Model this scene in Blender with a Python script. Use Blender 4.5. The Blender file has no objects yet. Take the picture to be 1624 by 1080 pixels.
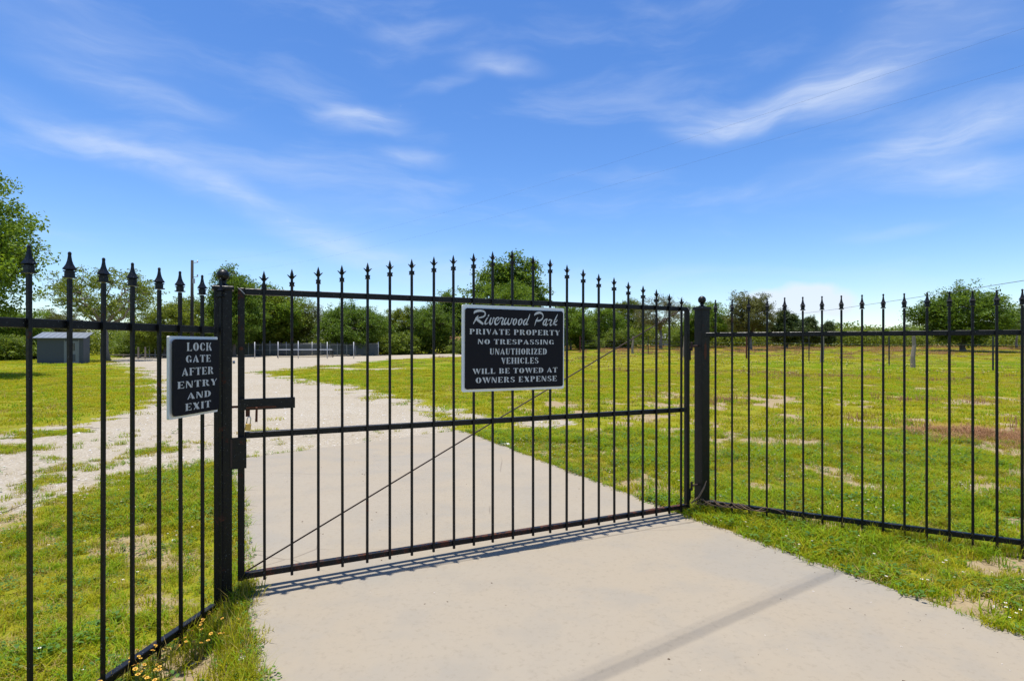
import bpy, math, random
import numpy as np
from mathutils import Vector, Matrix

# ------------------------------------------------------------------ camera, sky, sun, exposure
scene = bpy.context.scene
cam_d = bpy.data.cameras.new("camera")
cam = bpy.data.objects.new("camera", cam_d)
scene.collection.objects.link(cam)
cam.location = (0.0, 0.0, 1.53)
cam.rotation_euler = (math.radians(90), 0, 0)
cam_d.sensor_width = 36.0
cam_d.lens = 36.0 * 900.0 / 1624.0
cam_d.shift_y = 6.0 / 1624.0
cam_d.clip_start = 0.05
cam_d.clip_end = 6000
scene.camera = cam

SUN_DIR = Vector((-0.083, 0.040, 1.0)).normalized()      # towards the sun
SUN_EL = math.asin(SUN_DIR.z)
SUN_AZ = math.atan2(SUN_DIR.x, SUN_DIR.y)

world = bpy.data.worlds.new("World")
scene.world = world
world.use_nodes = True
wn, wl = world.node_tree.nodes, world.node_tree.links
wn.clear()
w_out = wn.new("ShaderNodeOutputWorld")
w_bg = wn.new("ShaderNodeBackground")
w_bg.inputs["Strength"].default_value = 0.105
w_sky = wn.new("ShaderNodeTexSky")
w_sky.sky_type = 'NISHITA'
w_sky.sun_disc = False
w_sky.sun_elevation = SUN_EL
w_sky.sun_rotation = SUN_AZ
w_sky.air_density = 1.0
w_sky.dust_density = 0.7
w_sky.ozone_density = 3.2
w_sky.altitude = 900
w_hsv = wn.new("ShaderNodeHueSaturation")
w_hsv.inputs["Saturation"].default_value = 1.25
w_hsv.inputs["Hue"].default_value = 0.508
w_hsv.inputs["Value"].default_value = 1.16
wl.new(w_sky.outputs[0], w_hsv.inputs["Color"])


def wmath(op, a, b=None, c=None, clamp=False):
    n = wn.new("ShaderNodeMath"); n.operation = op; n.use_clamp = clamp
    for k, v in enumerate((a, b, c)):
        if v is None: continue
        if isinstance(v, (int, float)): n.inputs[k].default_value = v
        else: wl.new(v, n.inputs[k])
    return n.outputs[0]


w_tc = wn.new("ShaderNodeTexCoord")
w_sep = wn.new("ShaderNodeSeparateXYZ")
wl.new(w_tc.outputs["Generated"], w_sep.inputs[0])
w_az = wmath('ARCTAN2', w_sep.outputs[0], w_sep.outputs[1])
w_el = wmath('ARCSINE', w_sep.outputs[2])
w_ae = wn.new("ShaderNodeCombineXYZ")
wl.new(w_az, w_ae.inputs[0]); wl.new(w_el, w_ae.inputs[1])


def wnoise(vec, scale, detail, rough=0.55, dist=0.0):
    n = wn.new("ShaderNodeTexNoise")
    n.inputs["Scale"].default_value = scale
    n.inputs["Detail"].default_value = detail
    n.inputs["Roughness"].default_value = rough
    n.inputs["Distortion"].default_value = dist
    wl.new(vec, n.inputs["Vector"])
    return n


def wmapping(vec, loc, rot, scl, kind):
    m = wn.new("ShaderNodeMapping"); m.vector_type = kind
    m.inputs["Location"].default_value = loc
    m.inputs["Rotation"].default_value = (0, 0, rot)
    m.inputs["Scale"].default_value = scl
    wl.new(vec, m.inputs["Vector"])
    return m.outputs[0]


warp_n = wnoise(w_ae.outputs[0], 5.0, 3.0)
warp_s = wn.new("ShaderNodeVectorMath"); warp_s.operation = 'SUBTRACT'
wl.new(warp_n.outputs["Color"], warp_s.inputs[0]); warp_s.inputs[1].default_value = (.5, .5, .5)
warp_m = wn.new("ShaderNodeVectorMath"); warp_m.operation = 'SCALE'
wl.new(warp_s.outputs[0], warp_m.inputs[0]); warp_m.inputs["Scale"].default_value = 0.06
warp_a = wn.new("ShaderNodeVectorMath"); warp_a.operation = 'ADD'
wl.new(w_ae.outputs[0], warp_a.inputs[0]); wl.new(warp_m.outputs[0], warp_a.inputs[1])
WV = warp_a.outputs[0]

# cirrus wisps over the field: (azimuth, elevation, tilt, half length, half width) in degrees, density
wisps = [(-36, 16.2, -16, 13, 1.6, .52), (-27, 13.2, -19, 13, 1.8, .46), (-17, 9.8, -17, 13, 2.0, .46), (-7, 7.2, -12, 13, 2.4, .44), (-18, 13.5, -14, 16, 3.6, .26),
         (-1.4, 25.9, 0, 5.2, 1.1, .95), (-14.8, 21.0, 2, 5.2, 1.5, .90), (-10.0, 17.7, -3, 4.2, 1.2, .75), (-5.5, 24.6, 12, 6, .7, .35),
         (-9.2, 28.6, 6, 6, 1.0, .45), (-33, 20.2, -8, 9, 1.5, .55), (-38, 24, -6, 12, 3, .38),
         (19.8, 20.2, -6, 6.5, 2.0, .90), (26.5, 21.0, 10, 9, 2.0, .75), (33, 22.6, 18, 9, 3.2, .55), (39, 25.5, 26, 11, 5.0, .55),
         (33, 15.2, 8, 12, 2.0, .62), (39, 16.6, 10, 9, 2.8, .50), (38, 12.9, -3, 7, 1.5, .80), (34, 9.2, 0, 4.5, .6, .60),
         (3, 6, 0, 20, 3, .22), (-70, 20, -12, 22, 5, .5), (75, 24, 15, 24, 6, .5),
         (120, 18, 8, 26, 5, .5), (-125, 24, -10, 26, 5, .5), (175, 20, 5, 26, 5, .5)]
acc = None
for (a, e, t, hl, hw, dens) in wisps:
    v = wmapping(WV, (math.radians(a), math.radians(e), 0), math.radians(t), (math.radians(hl), math.radians(hw), 1), 'TEXTURE')
    ln = wn.new("ShaderNodeVectorMath"); ln.operation = 'LENGTH'; wl.new(v, ln.inputs[0])
    mr = wn.new("ShaderNodeMapRange"); mr.interpolation_type = 'SMOOTHERSTEP'
    mr.inputs["From Min"].default_value = 1.35; mr.inputs["From Max"].default_value = 0.0
    mr.inputs["To Min"].default_value = 0.0; mr.inputs["To Max"].default_value = dens * .66
    wl.new(ln.outputs["Value"], mr.inputs["Value"])
    acc = mr.outputs[0] if acc is None else wmath('ADD', acc, mr.outputs[0])
st1 = wnoise(wmapping(WV, (0, 0, 0), math.radians(6), (2.2, 11, 1), 'POINT'), 2.2, 7.0, .6, .6)
st2 = wnoise(wmapping(WV, (3, 1, 0), math.radians(-14), (1.6, 7, 1), 'POINT'), 1.8, 6.0, .58, .4)
stre = wmath('ADD', wmath('MULTIPLY', st1.outputs["Fac"], .6), wmath('MULTIPLY', st2.outputs["Fac"], .4))
mr = wn.new("ShaderNodeMapRange"); mr.interpolation_type = 'SMOOTHSTEP'
mr.inputs["From Min"].default_value = .36; mr.inputs["From Max"].default_value = .70
mr.inputs["To Min"].default_value = .20; mr.inputs["To Max"].default_value = .85
wl.new(stre, mr.inputs["Value"])
veil = wn.new("ShaderNodeMapRange"); veil.interpolation_type = 'SMOOTHSTEP'
veil.inputs["From Min"].default_value = .46; veil.inputs["From Max"].default_value = .80
veil.inputs["To Min"].default_value = 0; veil.inputs["To Max"].default_value = .20
wl.new(st2.outputs["Fac"], veil.inputs["Value"])
cloud = wmath('ADD', wmath('MULTIPLY', acc, mr.outputs[0]), veil.outputs[0])
# small soft cumulus bank low over the trees, and its like further round
cum = None
for (a, e, hl, hw, dens) in ((24.5, 3.7, 3.4, 1.6, 1.0), (27.6, 4.4, 3.2, 1.9, 1.1), (29.6, 3.9, 2.2, 1.6, .9), (18.5, 3.0, 3.0, .9, .6), (70, 4, 5, 2, 1), (-80, 4, 5, 2, 1), (150, 4, 6, 2, 1)):
    v = wmapping(WV, (math.radians(a), math.radians(e), 0), 0, (math.radians(hl), math.radians(hw), 1), 'TEXTURE')
    ln = wn.new("ShaderNodeVectorMath"); ln.operation = 'LENGTH'; wl.new(v, ln.inputs[0])
    m2 = wn.new("ShaderNodeMapRange"); m2.interpolation_type = 'SMOOTHSTEP'
    m2.inputs["From Min"].default_value = 1.3; m2.inputs["From Max"].default_value = 0.2
    m2.inputs["To Min"].default_value = 0.0; m2.inputs["To Max"].default_value = dens
    wl.new(ln.outputs["Value"], m2.inputs["Value"])
    cum = m2.outputs[0] if cum is None else wmath('MAXIMUM', cum, m2.outputs[0])
puff = wnoise(w_ae.outputs[0], 22.0, 5.0, .55)
cum = wmath('MULTIPLY', wmath('SUBTRACT', wmath('ADD', cum, puff.outputs["Fac"]), .72, None, True), 1.5)
cloud = wmath('ADD', cloud, wmath('MAXIMUM', cum, 0.0))
cloud = wmath('MINIMUM', cloud, .86)
w_mix = wn.new("ShaderNodeMixRGB")
w_mix.inputs["Color2"].default_value = (5.0, 5.5, 6.3, 1)
wl.new(cloud, w_mix.inputs["Fac"])
wl.new(w_hsv.outputs[0], w_mix.inputs["Color1"])
wl.new(w_mix.outputs[0], w_bg.inputs["Color"])
wl.new(w_bg.outputs[0], w_out.inputs[0])

sun_d = bpy.data.lights.new("sun", 'SUN')
sun_d.energy = 4.2
sun_d.angle = math.radians(0.53)
sun_d.color = (1.0, 0.955, 0.88)
sun = bpy.data.objects.new("sun", sun_d)
scene.collection.objects.link(sun)
sun.rotation_euler = SUN_DIR.to_track_quat('Z', 'Y').to_euler()
sun.location = (0, 0, 30)

scene.view_settings.view_transform = 'Standard'
scene.view_settings.look = 'None'
scene.view_settings.gamma = 1.0
scene.view_settings.exposure = 0.65
scene.view_settings.use_curve_mapping = False
scene.cycles.max_bounces = 6
scene.cycles.transparent_max_bounces = 12

COL = scene.collection
rng = np.random.default_rng(7)
random.seed(7)


# ------------------------------------------------------------------ helpers
def tag(o, label=None, cat=None, group=None, kind=None):
    if label: o["label"] = label
    if cat: o["category"] = cat
    if group: o["group"] = group
    if kind: o["kind"] = kind
    return o


def empty(name, loc=(0, 0, 0), rz=0.0, parent=None):
    o = bpy.data.objects.new(name, None)
    COL.objects.link(o)
    o.location = loc
    o.rotation_euler = (0, 0, rz)
    o.empty_display_size = .2
    o.parent = parent
    return o


class MB:
    def __init__(self):
        self.v, self.f, self.m = [], [], []
        self.cur = 0

    def add(self, vs, fs):
        b = len(self.v)
        self.v += [tuple(p) for p in vs]
        self.f += [tuple(b + i for i in f) for f in fs]
        self.m += [self.cur] * len(fs)

    def box(self, c, s, mat=None, bev=0.0):
        hx, hy, hz = s[0] / 2, s[1] / 2, s[2] / 2
        M = mat or Matrix()
        if bev <= 0:
            vs = [M @ Vector((c[0] + x * hx, c[1] + y * hy, c[2] + z * hz)) for z in (-1, 1) for y in (-1, 1) for x in (-1, 1)]
            self.add(vs, [(0, 2, 3, 1), (4, 5, 7, 6), (0, 1, 5, 4), (2, 6, 7, 3), (0, 4, 6, 2), (1, 3, 7, 5)])
            return
        # bevelled along z axis edges and ends
        b = bev
        ring = [(hx - b, -hy), (hx, -hy + b), (hx, hy - b), (hx - b, hy), (-hx + b, hy), (-hx, hy - b), (-hx, -hy + b), (-hx + b, -hy)]
        n = 8
        vs = []
        for (z, sh) in ((-hz, b), (-hz + b, 0), (hz - b, 0), (hz, b)):
            for (x, y) in ring:
                fx = (hx - sh) / hx; fy = (hy - sh) / hy
                vs.append(M @ Vector((c[0] + x * fx, c[1] + y * fy, c[2] + z)))
        fs = [tuple(reversed(range(n))), tuple(range(3 * n, 4 * n))]
        for k in range(3):
            for i in range(n):
                j = (i + 1) % n
                fs.append((k * n + i, k * n + j, (k + 1) * n + j, (k + 1) * n + i))
        self.add(vs, fs)

    def tube(self, pts, rad, n=6, cap=True):
        pts = [Vector(p) for p in pts]
        if isinstance(rad, (int, float)): rad = [rad] * len(pts)
        vs, fs = [], []
        prev = None
        for i, p in enumerate(pts):
            t = (pts[min(i + 1, len(pts) - 1)] - pts[max(i - 1, 0)])
            t = t.normalized() if t.length > 1e-9 else Vector((0, 0, 1))
            if prev is None:
                a = t.orthogonal().normalized()
            else:
                a = prev - t * prev.dot(t)
                a = a.normalized() if a.length > 1e-6 else t.orthogonal().normalized()
            prev = a
            b = t.cross(a)
            for k in range(n):
                an = 2 * math.pi * k / n
                vs.append(p + (a * math.cos(an) + b * math.sin(an)) * rad[i])
        for i in range(len(pts) - 1):
            for k in range(n):
                j = (k + 1) % n
                fs.append((i * n + k, i * n + j, (i + 1) * n + j, (i + 1) * n + k))
        if cap:
            fs.append(tuple(reversed(range(n))))
            fs.append(tuple(range((len(pts) - 1) * n, len(pts) * n)))
        self.add(vs, fs)

    def lathe(self, prof, n=12, c=(0, 0, 0), rot0=0.0):
        vs, fs = [], []
        for (r, z) in prof:
            for k in range(n):
                a = 2 * math.pi * k / n + rot0
                vs.append((c[0] + r * math.cos(a), c[1] + r * math.sin(a), c[2] + z))
        for i in range(len(prof) - 1):
            for k in range(n):
                j = (k + 1) % n
                fs.append((i * n + k, i * n + j, (i + 1) * n + j, (i + 1) * n + k))
        fs.append(tuple(reversed(range(n))))
        fs.append(tuple(range((len(prof) - 1) * n, len(prof) * n)))
        self.add(vs, fs)

    def prism(self, poly, y0, y1):
        """polygon in x,z extruded along y"""
        n = len(poly)
        vs = [(x, y0, z) for x, z in poly] + [(x, y1, z) for x, z in poly]
        fs = [tuple(range(n)), tuple(reversed(range(n, 2 * n)))]
        for i in range(n):
            j = (i + 1) % n
            fs.append((i, n + i, n + j, j))
        self.add(vs, fs)

    def mesh(self, name, mats, smooth=False):
        me = bpy.data.meshes.new(name)
        me.from_pydata(self.v, [], self.f)
        if not isinstance(mats, (list, tuple)): mats = [mats]
        for m in mats: me.materials.append(m)
        if len(mats) > 1: me.polygons.foreach_set("material_index", self.m)
        if smooth: me.polygons.foreach_set("use_smooth", [True] * len(me.polygons))
        me.update()
        return me

    def build(self, name, mats, parent=None, smooth=False):
        return link(name, self.mesh(name, mats, smooth), parent)


def link(name, me, parent=None, loc=None):
    o = bpy.data.objects.new(name, me)
    COL.objects.link(o)
    o.parent = parent
    if loc is not None: o.location = loc
    return o


def np_mesh(name, verts, faces, mat, attrs=None, smooth=False):
    me = bpy.data.meshes.new(name)
    nv, nf, k = len(verts), len(faces), faces.shape[1]
    me.vertices.add(nv)
    me.vertices.foreach_set("co", np.ascontiguousarray(verts, dtype=np.float32).ravel())
    me.loops.add(nf * k)
    me.loops.foreach_set("vertex_index", np.ascontiguousarray(faces, dtype=np.int32).ravel())
    me.polygons.add(nf)
    me.polygons.foreach_set("loop_start", np.arange(0, nf * k, k, dtype=np.int32))
    if smooth: me.polygons.foreach_set("use_smooth", np.ones(nf, dtype=bool))
    me.update(calc_edges=True)
    for an, (dom, arr) in (attrs or {}).items():
        at = me.attributes.new(an, 'FLOAT', dom)
        at.data.foreach_set("value", np.ascontiguousarray(arr, dtype=np.float32))
    if mat: me.materials.append(mat)
    return me


# value noise for shaping ground and scatter
_perm = np.random.default_rng(11).random((256, 256))


def vnoise(x, y, s):
    x = np.asarray(x, float) / s + 37.3; y = np.asarray(y, float) / s + 91.7
    xi = np.floor(x).astype(int); yi = np.floor(y).astype(int)
    fx = x - xi; fy = y - yi
    fx = fx * fx * (3 - 2 * fx); fy = fy * fy * (3 - 2 * fy)
    a = _perm[xi & 255, yi & 255]; b = _perm[(xi + 1) & 255, yi & 255]
    c = _perm[xi & 255, (yi + 1) & 255]; d = _perm[(xi + 1) & 255, (yi + 1) & 255]
    return (a * (1 - fx) + b * fx) * (1 - fy) + (c * (1 - fx) + d * fx) * fy


def fbm(x, y, s, o=4):
    t = 0; amp = .5; tot = 0
    for k in range(o):
        t = t + amp * vnoise(np.asarray(x) + 13.7 * k, np.asarray(y) - 7.1 * k, s / 2 ** k); tot += amp; amp *= .55
    return t / tot


def sst(a, b, x):
    t = np.clip((np.asarray(x, float) - a) / (b - a), 0, 1)
    return t * t * (3 - 2 * t)


# ------------------------------------------------------------------ materials
class NT:
    def __init__(self, name):
        self.m = bpy.data.materials.new(name); self.m.use_nodes = True
        self.t = self.m.node_tree; self.n = self.t.nodes; self.l = self.t.links
        self.p = self.n["Principled BSDF"]; self.out = self.n["Material Output"]

    def node(self, ty, **kw):
        n = self.n.new(ty)
        for k, v in kw.items(): setattr(n, k, v)
        return n

    def set(self, n, i, v):
        if isinstance(v, bpy.types.NodeSocket): self.l.new(v, n.inputs[i])
        else:
            if isinstance(v, tuple) and len(v) == 3 and n.inputs[i].type == 'RGBA': v = v + (1,)
            n.inputs[i].default_value = v

    def math(self, op, a, b=None, clamp=False):
        n = self.node("ShaderNodeMath", operation=op, use_clamp=clamp)
        self.set(n, 0, a)
        if b is not None: self.set(n, 1, b)
        return n.outputs[0]

    def pos(self):
        return self.node("ShaderNodeNewGeometry").outputs["Position"]

    def obj(self):
        return self.node("ShaderNodeTexCoord").outputs["Object"]

    def noise(self, vec, scale, detail=4, rough=.55, dist=0):
        n = self.node("ShaderNodeTexNoise")
        self.set(n, "Vector", vec); n.inputs["Scale"].default_value = scale
        n.inputs["Detail"].default_value = detail; n.inputs["Roughness"].default_value = rough
        n.inputs["Distortion"].default_value = dist
        return n.outputs["Fac"]

    def voro(self, vec, scale, feature='F1', out="Distance"):
        n = self.node("ShaderNodeTexVoronoi", feature=feature)
        self.set(n, "Vector", vec); n.inputs["Scale"].default_value = scale
        return n.outputs[out]

    def ramp(self, fac, a, b, lo=0.0, hi=1.0):
        n = self.node("ShaderNodeMapRange", interpolation_type='SMOOTHSTEP')
        self.set(n, "Value", fac)
        n.inputs["From Min"].default_value = a; n.inputs["From Max"].default_value = b
        n.inputs["To Min"].default_value = lo; n.inputs["To Max"].default_value = hi
        return n.outputs[0]

    def mix(self, fac, a, b, mode='MIX'):
        n = self.node("ShaderNodeMixRGB", blend_type=mode)
        self.set(n, "Fac", fac); self.set(n, "Color1", a); self.set(n, "Color2", b)
        return n.outputs[0]

    def attr(self, name):
        return self.node("ShaderNodeAttribute", attribute_name=name).outputs["Fac"]

    def bump(self, h, strength=.3, dist=.01):
        n = self.node("ShaderNodeBump"); self.set(n, "Height", h)
        n.inputs["Strength"].default_value = strength; n.inputs["Distance"].default_value = dist
        self.l.new(n.outputs[0], self.p.inputs["Normal"])

    def fin(self, col, rough=.6, metal=0.0, spec=.5):
        self.set(self.p, "Base Color", col); self.set(self.p, "Roughness", rough)
        self.p.inputs["Metallic"].default_value = metal
        self.p.inputs["Specular IOR Level"].default_value = spec
        return self.m


def m_paint(name, rust=.75, chips=.722, base=(.0045, .0045, .0055), rough=.40):
    t = NT(name); P = t.pos()
    n1 = t.noise(P, 9, 6, .65)
    n2 = t.noise(P, 60, 4, .6)
    r = t.ramp(t.math('ADD', t.math('MULTIPLY', n1, .7), t.math('MULTIPLY', n2, .3)), rust - .06, rust + .03)
    c2 = t.ramp(t.noise(P, 170, 2, .5), chips - .02, chips + .02)
    dust = t.ramp(t.noise(P, 14, 5, .6), .48, .85, 0, .30)
    col = t.mix(dust, base, (.020, .018, .016))
    rc = t.mix(t.noise(P, 80, 3), (.13, .038, .014), (.035, .016, .010))
    col = t.mix(r, col, rc)
    col = t.mix(c2, col, (.30, .30, .29))
    rg = t.math('ADD', t.math('MULTIPLY', r, .4), t.ramp(n2, .3, .7, rough - .06, rough + .14))
    t.bump(t.math('ADD', n2, r), .12, .002)
    return t.fin(col, rg, 0, .28)


def m_plain(name, col, rough=.6, var=.15, scale=20, metal=0.0, bump=.1, spec=.5):
    t = NT(name); P = t.pos()
    n = t.noise(P, scale, 5, .6)
    dark = tuple(c * (1 - var) for c in col); lite = tuple(min(1, c * (1 + var)) for c in col)
    t.bump(n, bump, .004)
    return t.fin(t.mix(n, dark, lite), rough, metal, spec)


M = {}
M['paint'] = m_paint('black_gate_paint')
M['paint_worn'] = m_paint('worn_black_paint', rust=.64, chips=.73)
M['paint_rusty'] = m_paint('rusting_black_paint', rust=.545, chips=.74, rough=.42)
M['rust'] = m_plain('rusty_iron', (.10, .035, .016), .85, .45, 70, 0.2)
M['rust_dark'] = m_plain('dark_rusted_rod', (.035, .016, .012), .7, .4, 40)
M['brass'] = m_plain('brass', (.62, .42, .13), .38, .15, 40, .85)
M['chrome'] = m_plain('steel_shackle', (.6, .6, .6), .25, .1, 40, .9)
M['galv'] = m_plain('galvanised_steel', (.42, .43, .44), .5, .12, 30, .3)
M['sign_black'] = m_plain('sign_face_black', (.0100, .0095, .0130), .60, .18, 35, 0, .1, .15)
M['letter'] = m_plain('letter_silver', (.55, .56, .55), .45, .16, 45)
t = NT('sign_white'); P = t.pos()
st = t.ramp(t.noise(P, 28, 5, .7), .70, .78)
M['sign_white'] = t.fin(t.mix(st, t.mix(t.noise(P, 6), (.84, .84, .83), (.88, .88, .86)), (.22, .13, .05)), .45)

# concrete
t = NT('concrete'); P = t.pos()
big = t.noise(P, .55, 5, .6, .4); mid = t.noise(P, 2.6, 6, .62); fin_ = t.noise(P, 34, 6, .7); gr = t.noise(P, 260, 3, .7)
c = t.mix(t.ramp(big, .35, .66), (.296, .250, .182), (.290, .252, .193))
c = t.mix(t.ramp(mid, .46, .68, 0, .45), c, (.246, .222, .180))
c = t.mix(t.ramp(t.noise(P, .8, 3, .5, .6), .52, .66, 0, .38), c, (.235, .222, .192))
c = t.mix(t.ramp(t.noise(P, 1.1, 4, .6, .3), .55, .75, 0, .5), c, (.325, .275, .200))
c = t.mix(t.ramp(fin_, .50, .74, 0, .55), c, (.215, .180, .130))
c = t.mix(t.ramp(gr, .60, .75, 0, .22), c, (.22, .20, .17))
crk = t.ramp(t.voro(t.mix(.12, P, t.node('ShaderNodeTexNoise').outputs['Color']), .42, 'DISTANCE_TO_EDGE'), .0, .0035, .55, 0)
crk = t.math('MULTIPLY', crk, t.ramp(t.noise(P, .9, 2), .50, .60))
c = t.mix(crk, c, (.12, .095, .07))
spk = t.ramp(t.voro(P, 7), .035, .060, .8, 0)
spk = t.math('MULTIPLY', spk, t.ramp(t.noise(P, 1.9, 3), .56, .62))
c = t.mix(spk, c, (.13, .085, .05))
t.bump(t.math('ADD', t.math('MULTIPLY', fin_, .5), gr), .16, .003)
M['concrete'] = t.fin(c, .86, 0, .25)

# ground: soil, turf colour, gravel
t = NT('ground_cover'); P = t.pos()
g = t.attr('gravel'); dr = t.attr('bare'); rd = t.attr('reddish')
nA = t.noise(P, .35, 5, .6); nB = t.noise(P, 1.6, 6, .65); nC = t.noise(P, 9, 6, .7); nD = t.noise(P, 55, 4, .7)
grass = t.mix(t.ramp(nA, .35, .65), (.205, .215, .006), (.255, .228, .008))
grass = t.mix(t.ramp(nB, .40, .66, 0, .8), grass, (.215, .178, .016))
grass = t.mix(t.ramp(nC, .38, .70, 0, .75), grass, (.115, .165, .008))
grass = t.mix(t.ramp(nD, .42, .72, 0, .50), grass, (.200, .178, .022))
grass = t.mix(t.math('MULTIPLY', rd, t.ramp(nC, .30, .60, .35, 1)), grass, (.255, .130, .040))
bare = t.mix(t.ramp(nC, .3, .7), (.270, .205, .115), (.340, .262, .155))
bare = t.mix(t.ramp(nD, .5, .75, 0, .6), bare, (.17, .125, .065))
bf = t.ramp(t.math('ADD', dr, t.math('MULTIPLY', t.math('SUBTRACT', t.math('ADD', nC, nD), 1.0), .8)), .42, .58)
col = t.mix(bf, grass, bare)
st = t.voro(P, 42, 'F1', "Color"); sep = t.node("ShaderNodeSeparateColor"); t.l.new(st, sep.inputs[0])
grv = t.mix(t.ramp(t.noise(P, .5, 5, .6), .35, .65), (.335, .285, .208), (.362, .318, .246))
grv = t.mix(t.ramp(sep.outputs[0], .55, .95, 0, .55), grv, (.23, .20, .155))
grv = t.mix(t.ramp(sep.outputs[1], .70, .98, 0, .7), grv, (.46, .42, .345))
grv = t.mix(t.ramp(nD, .5, .75, 0, .35), grv, (.25, .21, .16))
gf = t.ramp(t.math('ADD', g, t.math('MULTIPLY', t.math('SUBTRACT', t.math('ADD', nC, nB), 1.0), .9)), .42, .56)
col = t.mix(gf, col, grv)
hb = t.math('ADD', t.math('MULTIPLY', nC, 1.2), t.math('MULTIPLY', nD, .6))
hb = t.math('ADD', hb, t.math('MULTIPLY', t.voro(P, 42), .5))
t.bump(hb, .55, .03)
M['ground'] = t.fin(col, .95, 0, .1)


def m_leaf(name, dark, lite, yellow, trans=.35, rough=.55, attr=True):
    t = NT(name)
    oi = t.node("ShaderNodeObjectInfo").outputs["Random"]
    tone = t.attr('tone') if attr else oi
    c = t.mix(tone, dark, lite)
    c = t.mix(t.ramp(t.noise(t.pos(), 1.3 if attr else 2.0, 3), .48, .72, 0, .6), c, yellow)
    if attr:
        c = t.mix(t.math('MULTIPLY', oi, .35), c, t.mix(.5, c, yellow))
    d = t.node("ShaderNodeBsdfTranslucent"); t.set(d, "Color", t.mix(.35, c, yellow))
    mx = t.node("ShaderNodeMixShader"); mx.inputs[0].default_value = trans
    t.fin(c, rough, 0, .35 if attr else .12)
    t.l.new(t.p.outputs[0], mx.inputs[1]); t.l.new(d.outputs[0], mx.inputs[2]); t.l.new(mx.outputs[0], t.out.inputs[0])
    return t.m


M['leaf_bright'] = m_leaf('leaf_bright', (.065, .140, .008), (.170, .280, .018), (.25, .32, .022), .45)
M['leaf_oak'] = m_leaf('leaf_oak', (.075, .122, .008), (.185, .245, .018), (.260, .280, .022), .48)
M['leaf_dark'] = m_leaf('leaf_dark', (.050, .108, .008), (.138, .228, .016), (.180, .250, .020), .46)
M['leaf_olive'] = m_leaf('leaf_olive', (.068, .080, .014), (.155, .165, .030), (.190, .180, .036), .35)
M['leaf_cedar'] = m_leaf('leaf_cedar', (.028, .056, .010), (.075, .115, .020), (.10, .13, .024), .22)
M['leaf_wood'] = m_leaf('leaf_wood', (.075, .130, .010), (.170, .245, .020), (.230, .270, .024), .42)
M['bark'] = m_plain('bark', (.150, .120, .095), .95, .35, 18, 0, .6)
M['bark_grey'] = m_plain('bark_grey', (.20, .175, .15), .95, .3, 18, 0, .6)
M['grass_blade'] = m_leaf('grass_blade', (.245, .262, .006), (.440, .425, .013), (.470, .370, .024), .50, .5, False)
M['grass_lush'] = m_leaf('grass_lush', (.150, .270, .007), (.300, .430, .014), (.370, .400, .016), .50, .5, False)
M['straw'] = m_leaf('straw_blade', (.30, .220, .060), (.44, .340, .115), (.36, .28, .06), .25, .7, False)
M['red_grass'] = m_leaf('red_grass', (.32, .165, .080), (.45, .260, .140), (.36, .23, .08), .3, .7, False)
M['weed'] = m_leaf('weed_leaf', (.055, .130, .020), (.120, .220, .035), (.13, .21, .035), .3, .5, False)
M['petal_white'] = m_plain('petal_white', (.80, .80, .76), .7, .06)
M['petal_yellow'] = m_plain('petal_yellow', (.66, .39, .030), .6, .12)
M['petal_core'] = m_plain('petal_core', (.42, .17, .015), .8, .15)
M['stem'] = m_plain('flower_stem', (.09, .15, .03), .7, .2)
M['crumb'] = m_plain('brown_crumb', (.095, .060, .035), .95, .4, 60)
M['stone'] = m_plain('pale_limestone', (.56, .50, .43), .9, .28, 30, 0, .4)
M['stone_white'] = m_plain('white_limestone', (.72, .70, .66), .9, .12, 30, 0, .4)

# ------------------------------------------------------------------ the lie of the land
CAMH = 1.53
GATE_A = Vector((-1.665, 3.49)); GATE_ANG = math.radians(26.822)
GD = Vector((math.cos(GATE_ANG), math.sin(GATE_ANG)))
SLAB = [(2.95, 2.45), (2.60, 3.14), (2.21, 3.836), (1.525, 5.12), (.469, 7.285), (-.545, 9.43), (-.95, 10.05),
        (-2.10, 9.0), (-3.5, 7.68), (-3.75, 7.45), (-2.90, 5.95), (-2.10, 4.4), (-1.56, 3.36), (-1.17, 2.58), (-.75, 1.5)]
GRAVEL = [(-.99, 9.98), (-1.61, 11.87), (-3.64, 15.47), (-6.77, 20.86), (-9.97, 25.5), (-13.35, 31.3), (-14.4, 35.3), (-13.1, 40.5),
          (-12.6, 46), (-12.3, 58), (-6, 66), (2, 76), (3, 83), (-10, 84), (-45, 86), (-46, 68), (-38, 54), (-24, 36), (-16.4, 25.5),
          (-11.4, 18.6), (-8.6, 13.9), (-8.4, 11.6), (-8.6, 10.3), (-9.2, 9.4), (-10.5, 8.4), (-12, 5.6), (-6.2, 4.7), (-4.8, 5.0),
          (-4.3, 5.9), (-4.25, 6.8), (-3.85, 7.3), (-2.2, 8.3)]
WINDROW = [(-11.5, 27.0), (-7.22, 21.52), (-4.3, 17.43), (-2.35, 13.91), (-.6, 12.0), (.6, 11.0)]


def poly_sd(px, py, poly):
    """signed distance, positive inside"""
    px = np.asarray(px, float); py = np.asarray(py, float)
    d = np.full(px.shape, 1e9); ins = np.zeros(px.shape, bool)
    n = len(poly)
    for i in range(n):
        x0, y0 = poly[i]; x1, y1 = poly[(i + 1) % n]
        ex, ey = x1 - x0, y1 - y0
        tt = np.clip(((px - x0) * ex + (py - y0) * ey) / (ex * ex + ey * ey), 0, 1)
        d = np.minimum(d, np.hypot(px - x0 - tt * ex, py - y0 - tt * ey))
        if abs(ey) > 1e-9:
            c = ((y0 > py) != (y1 > py)) & (px < ex * (py - y0) / ey + x0)
            ins ^= c
    return np.where(ins, d, -d)


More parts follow.
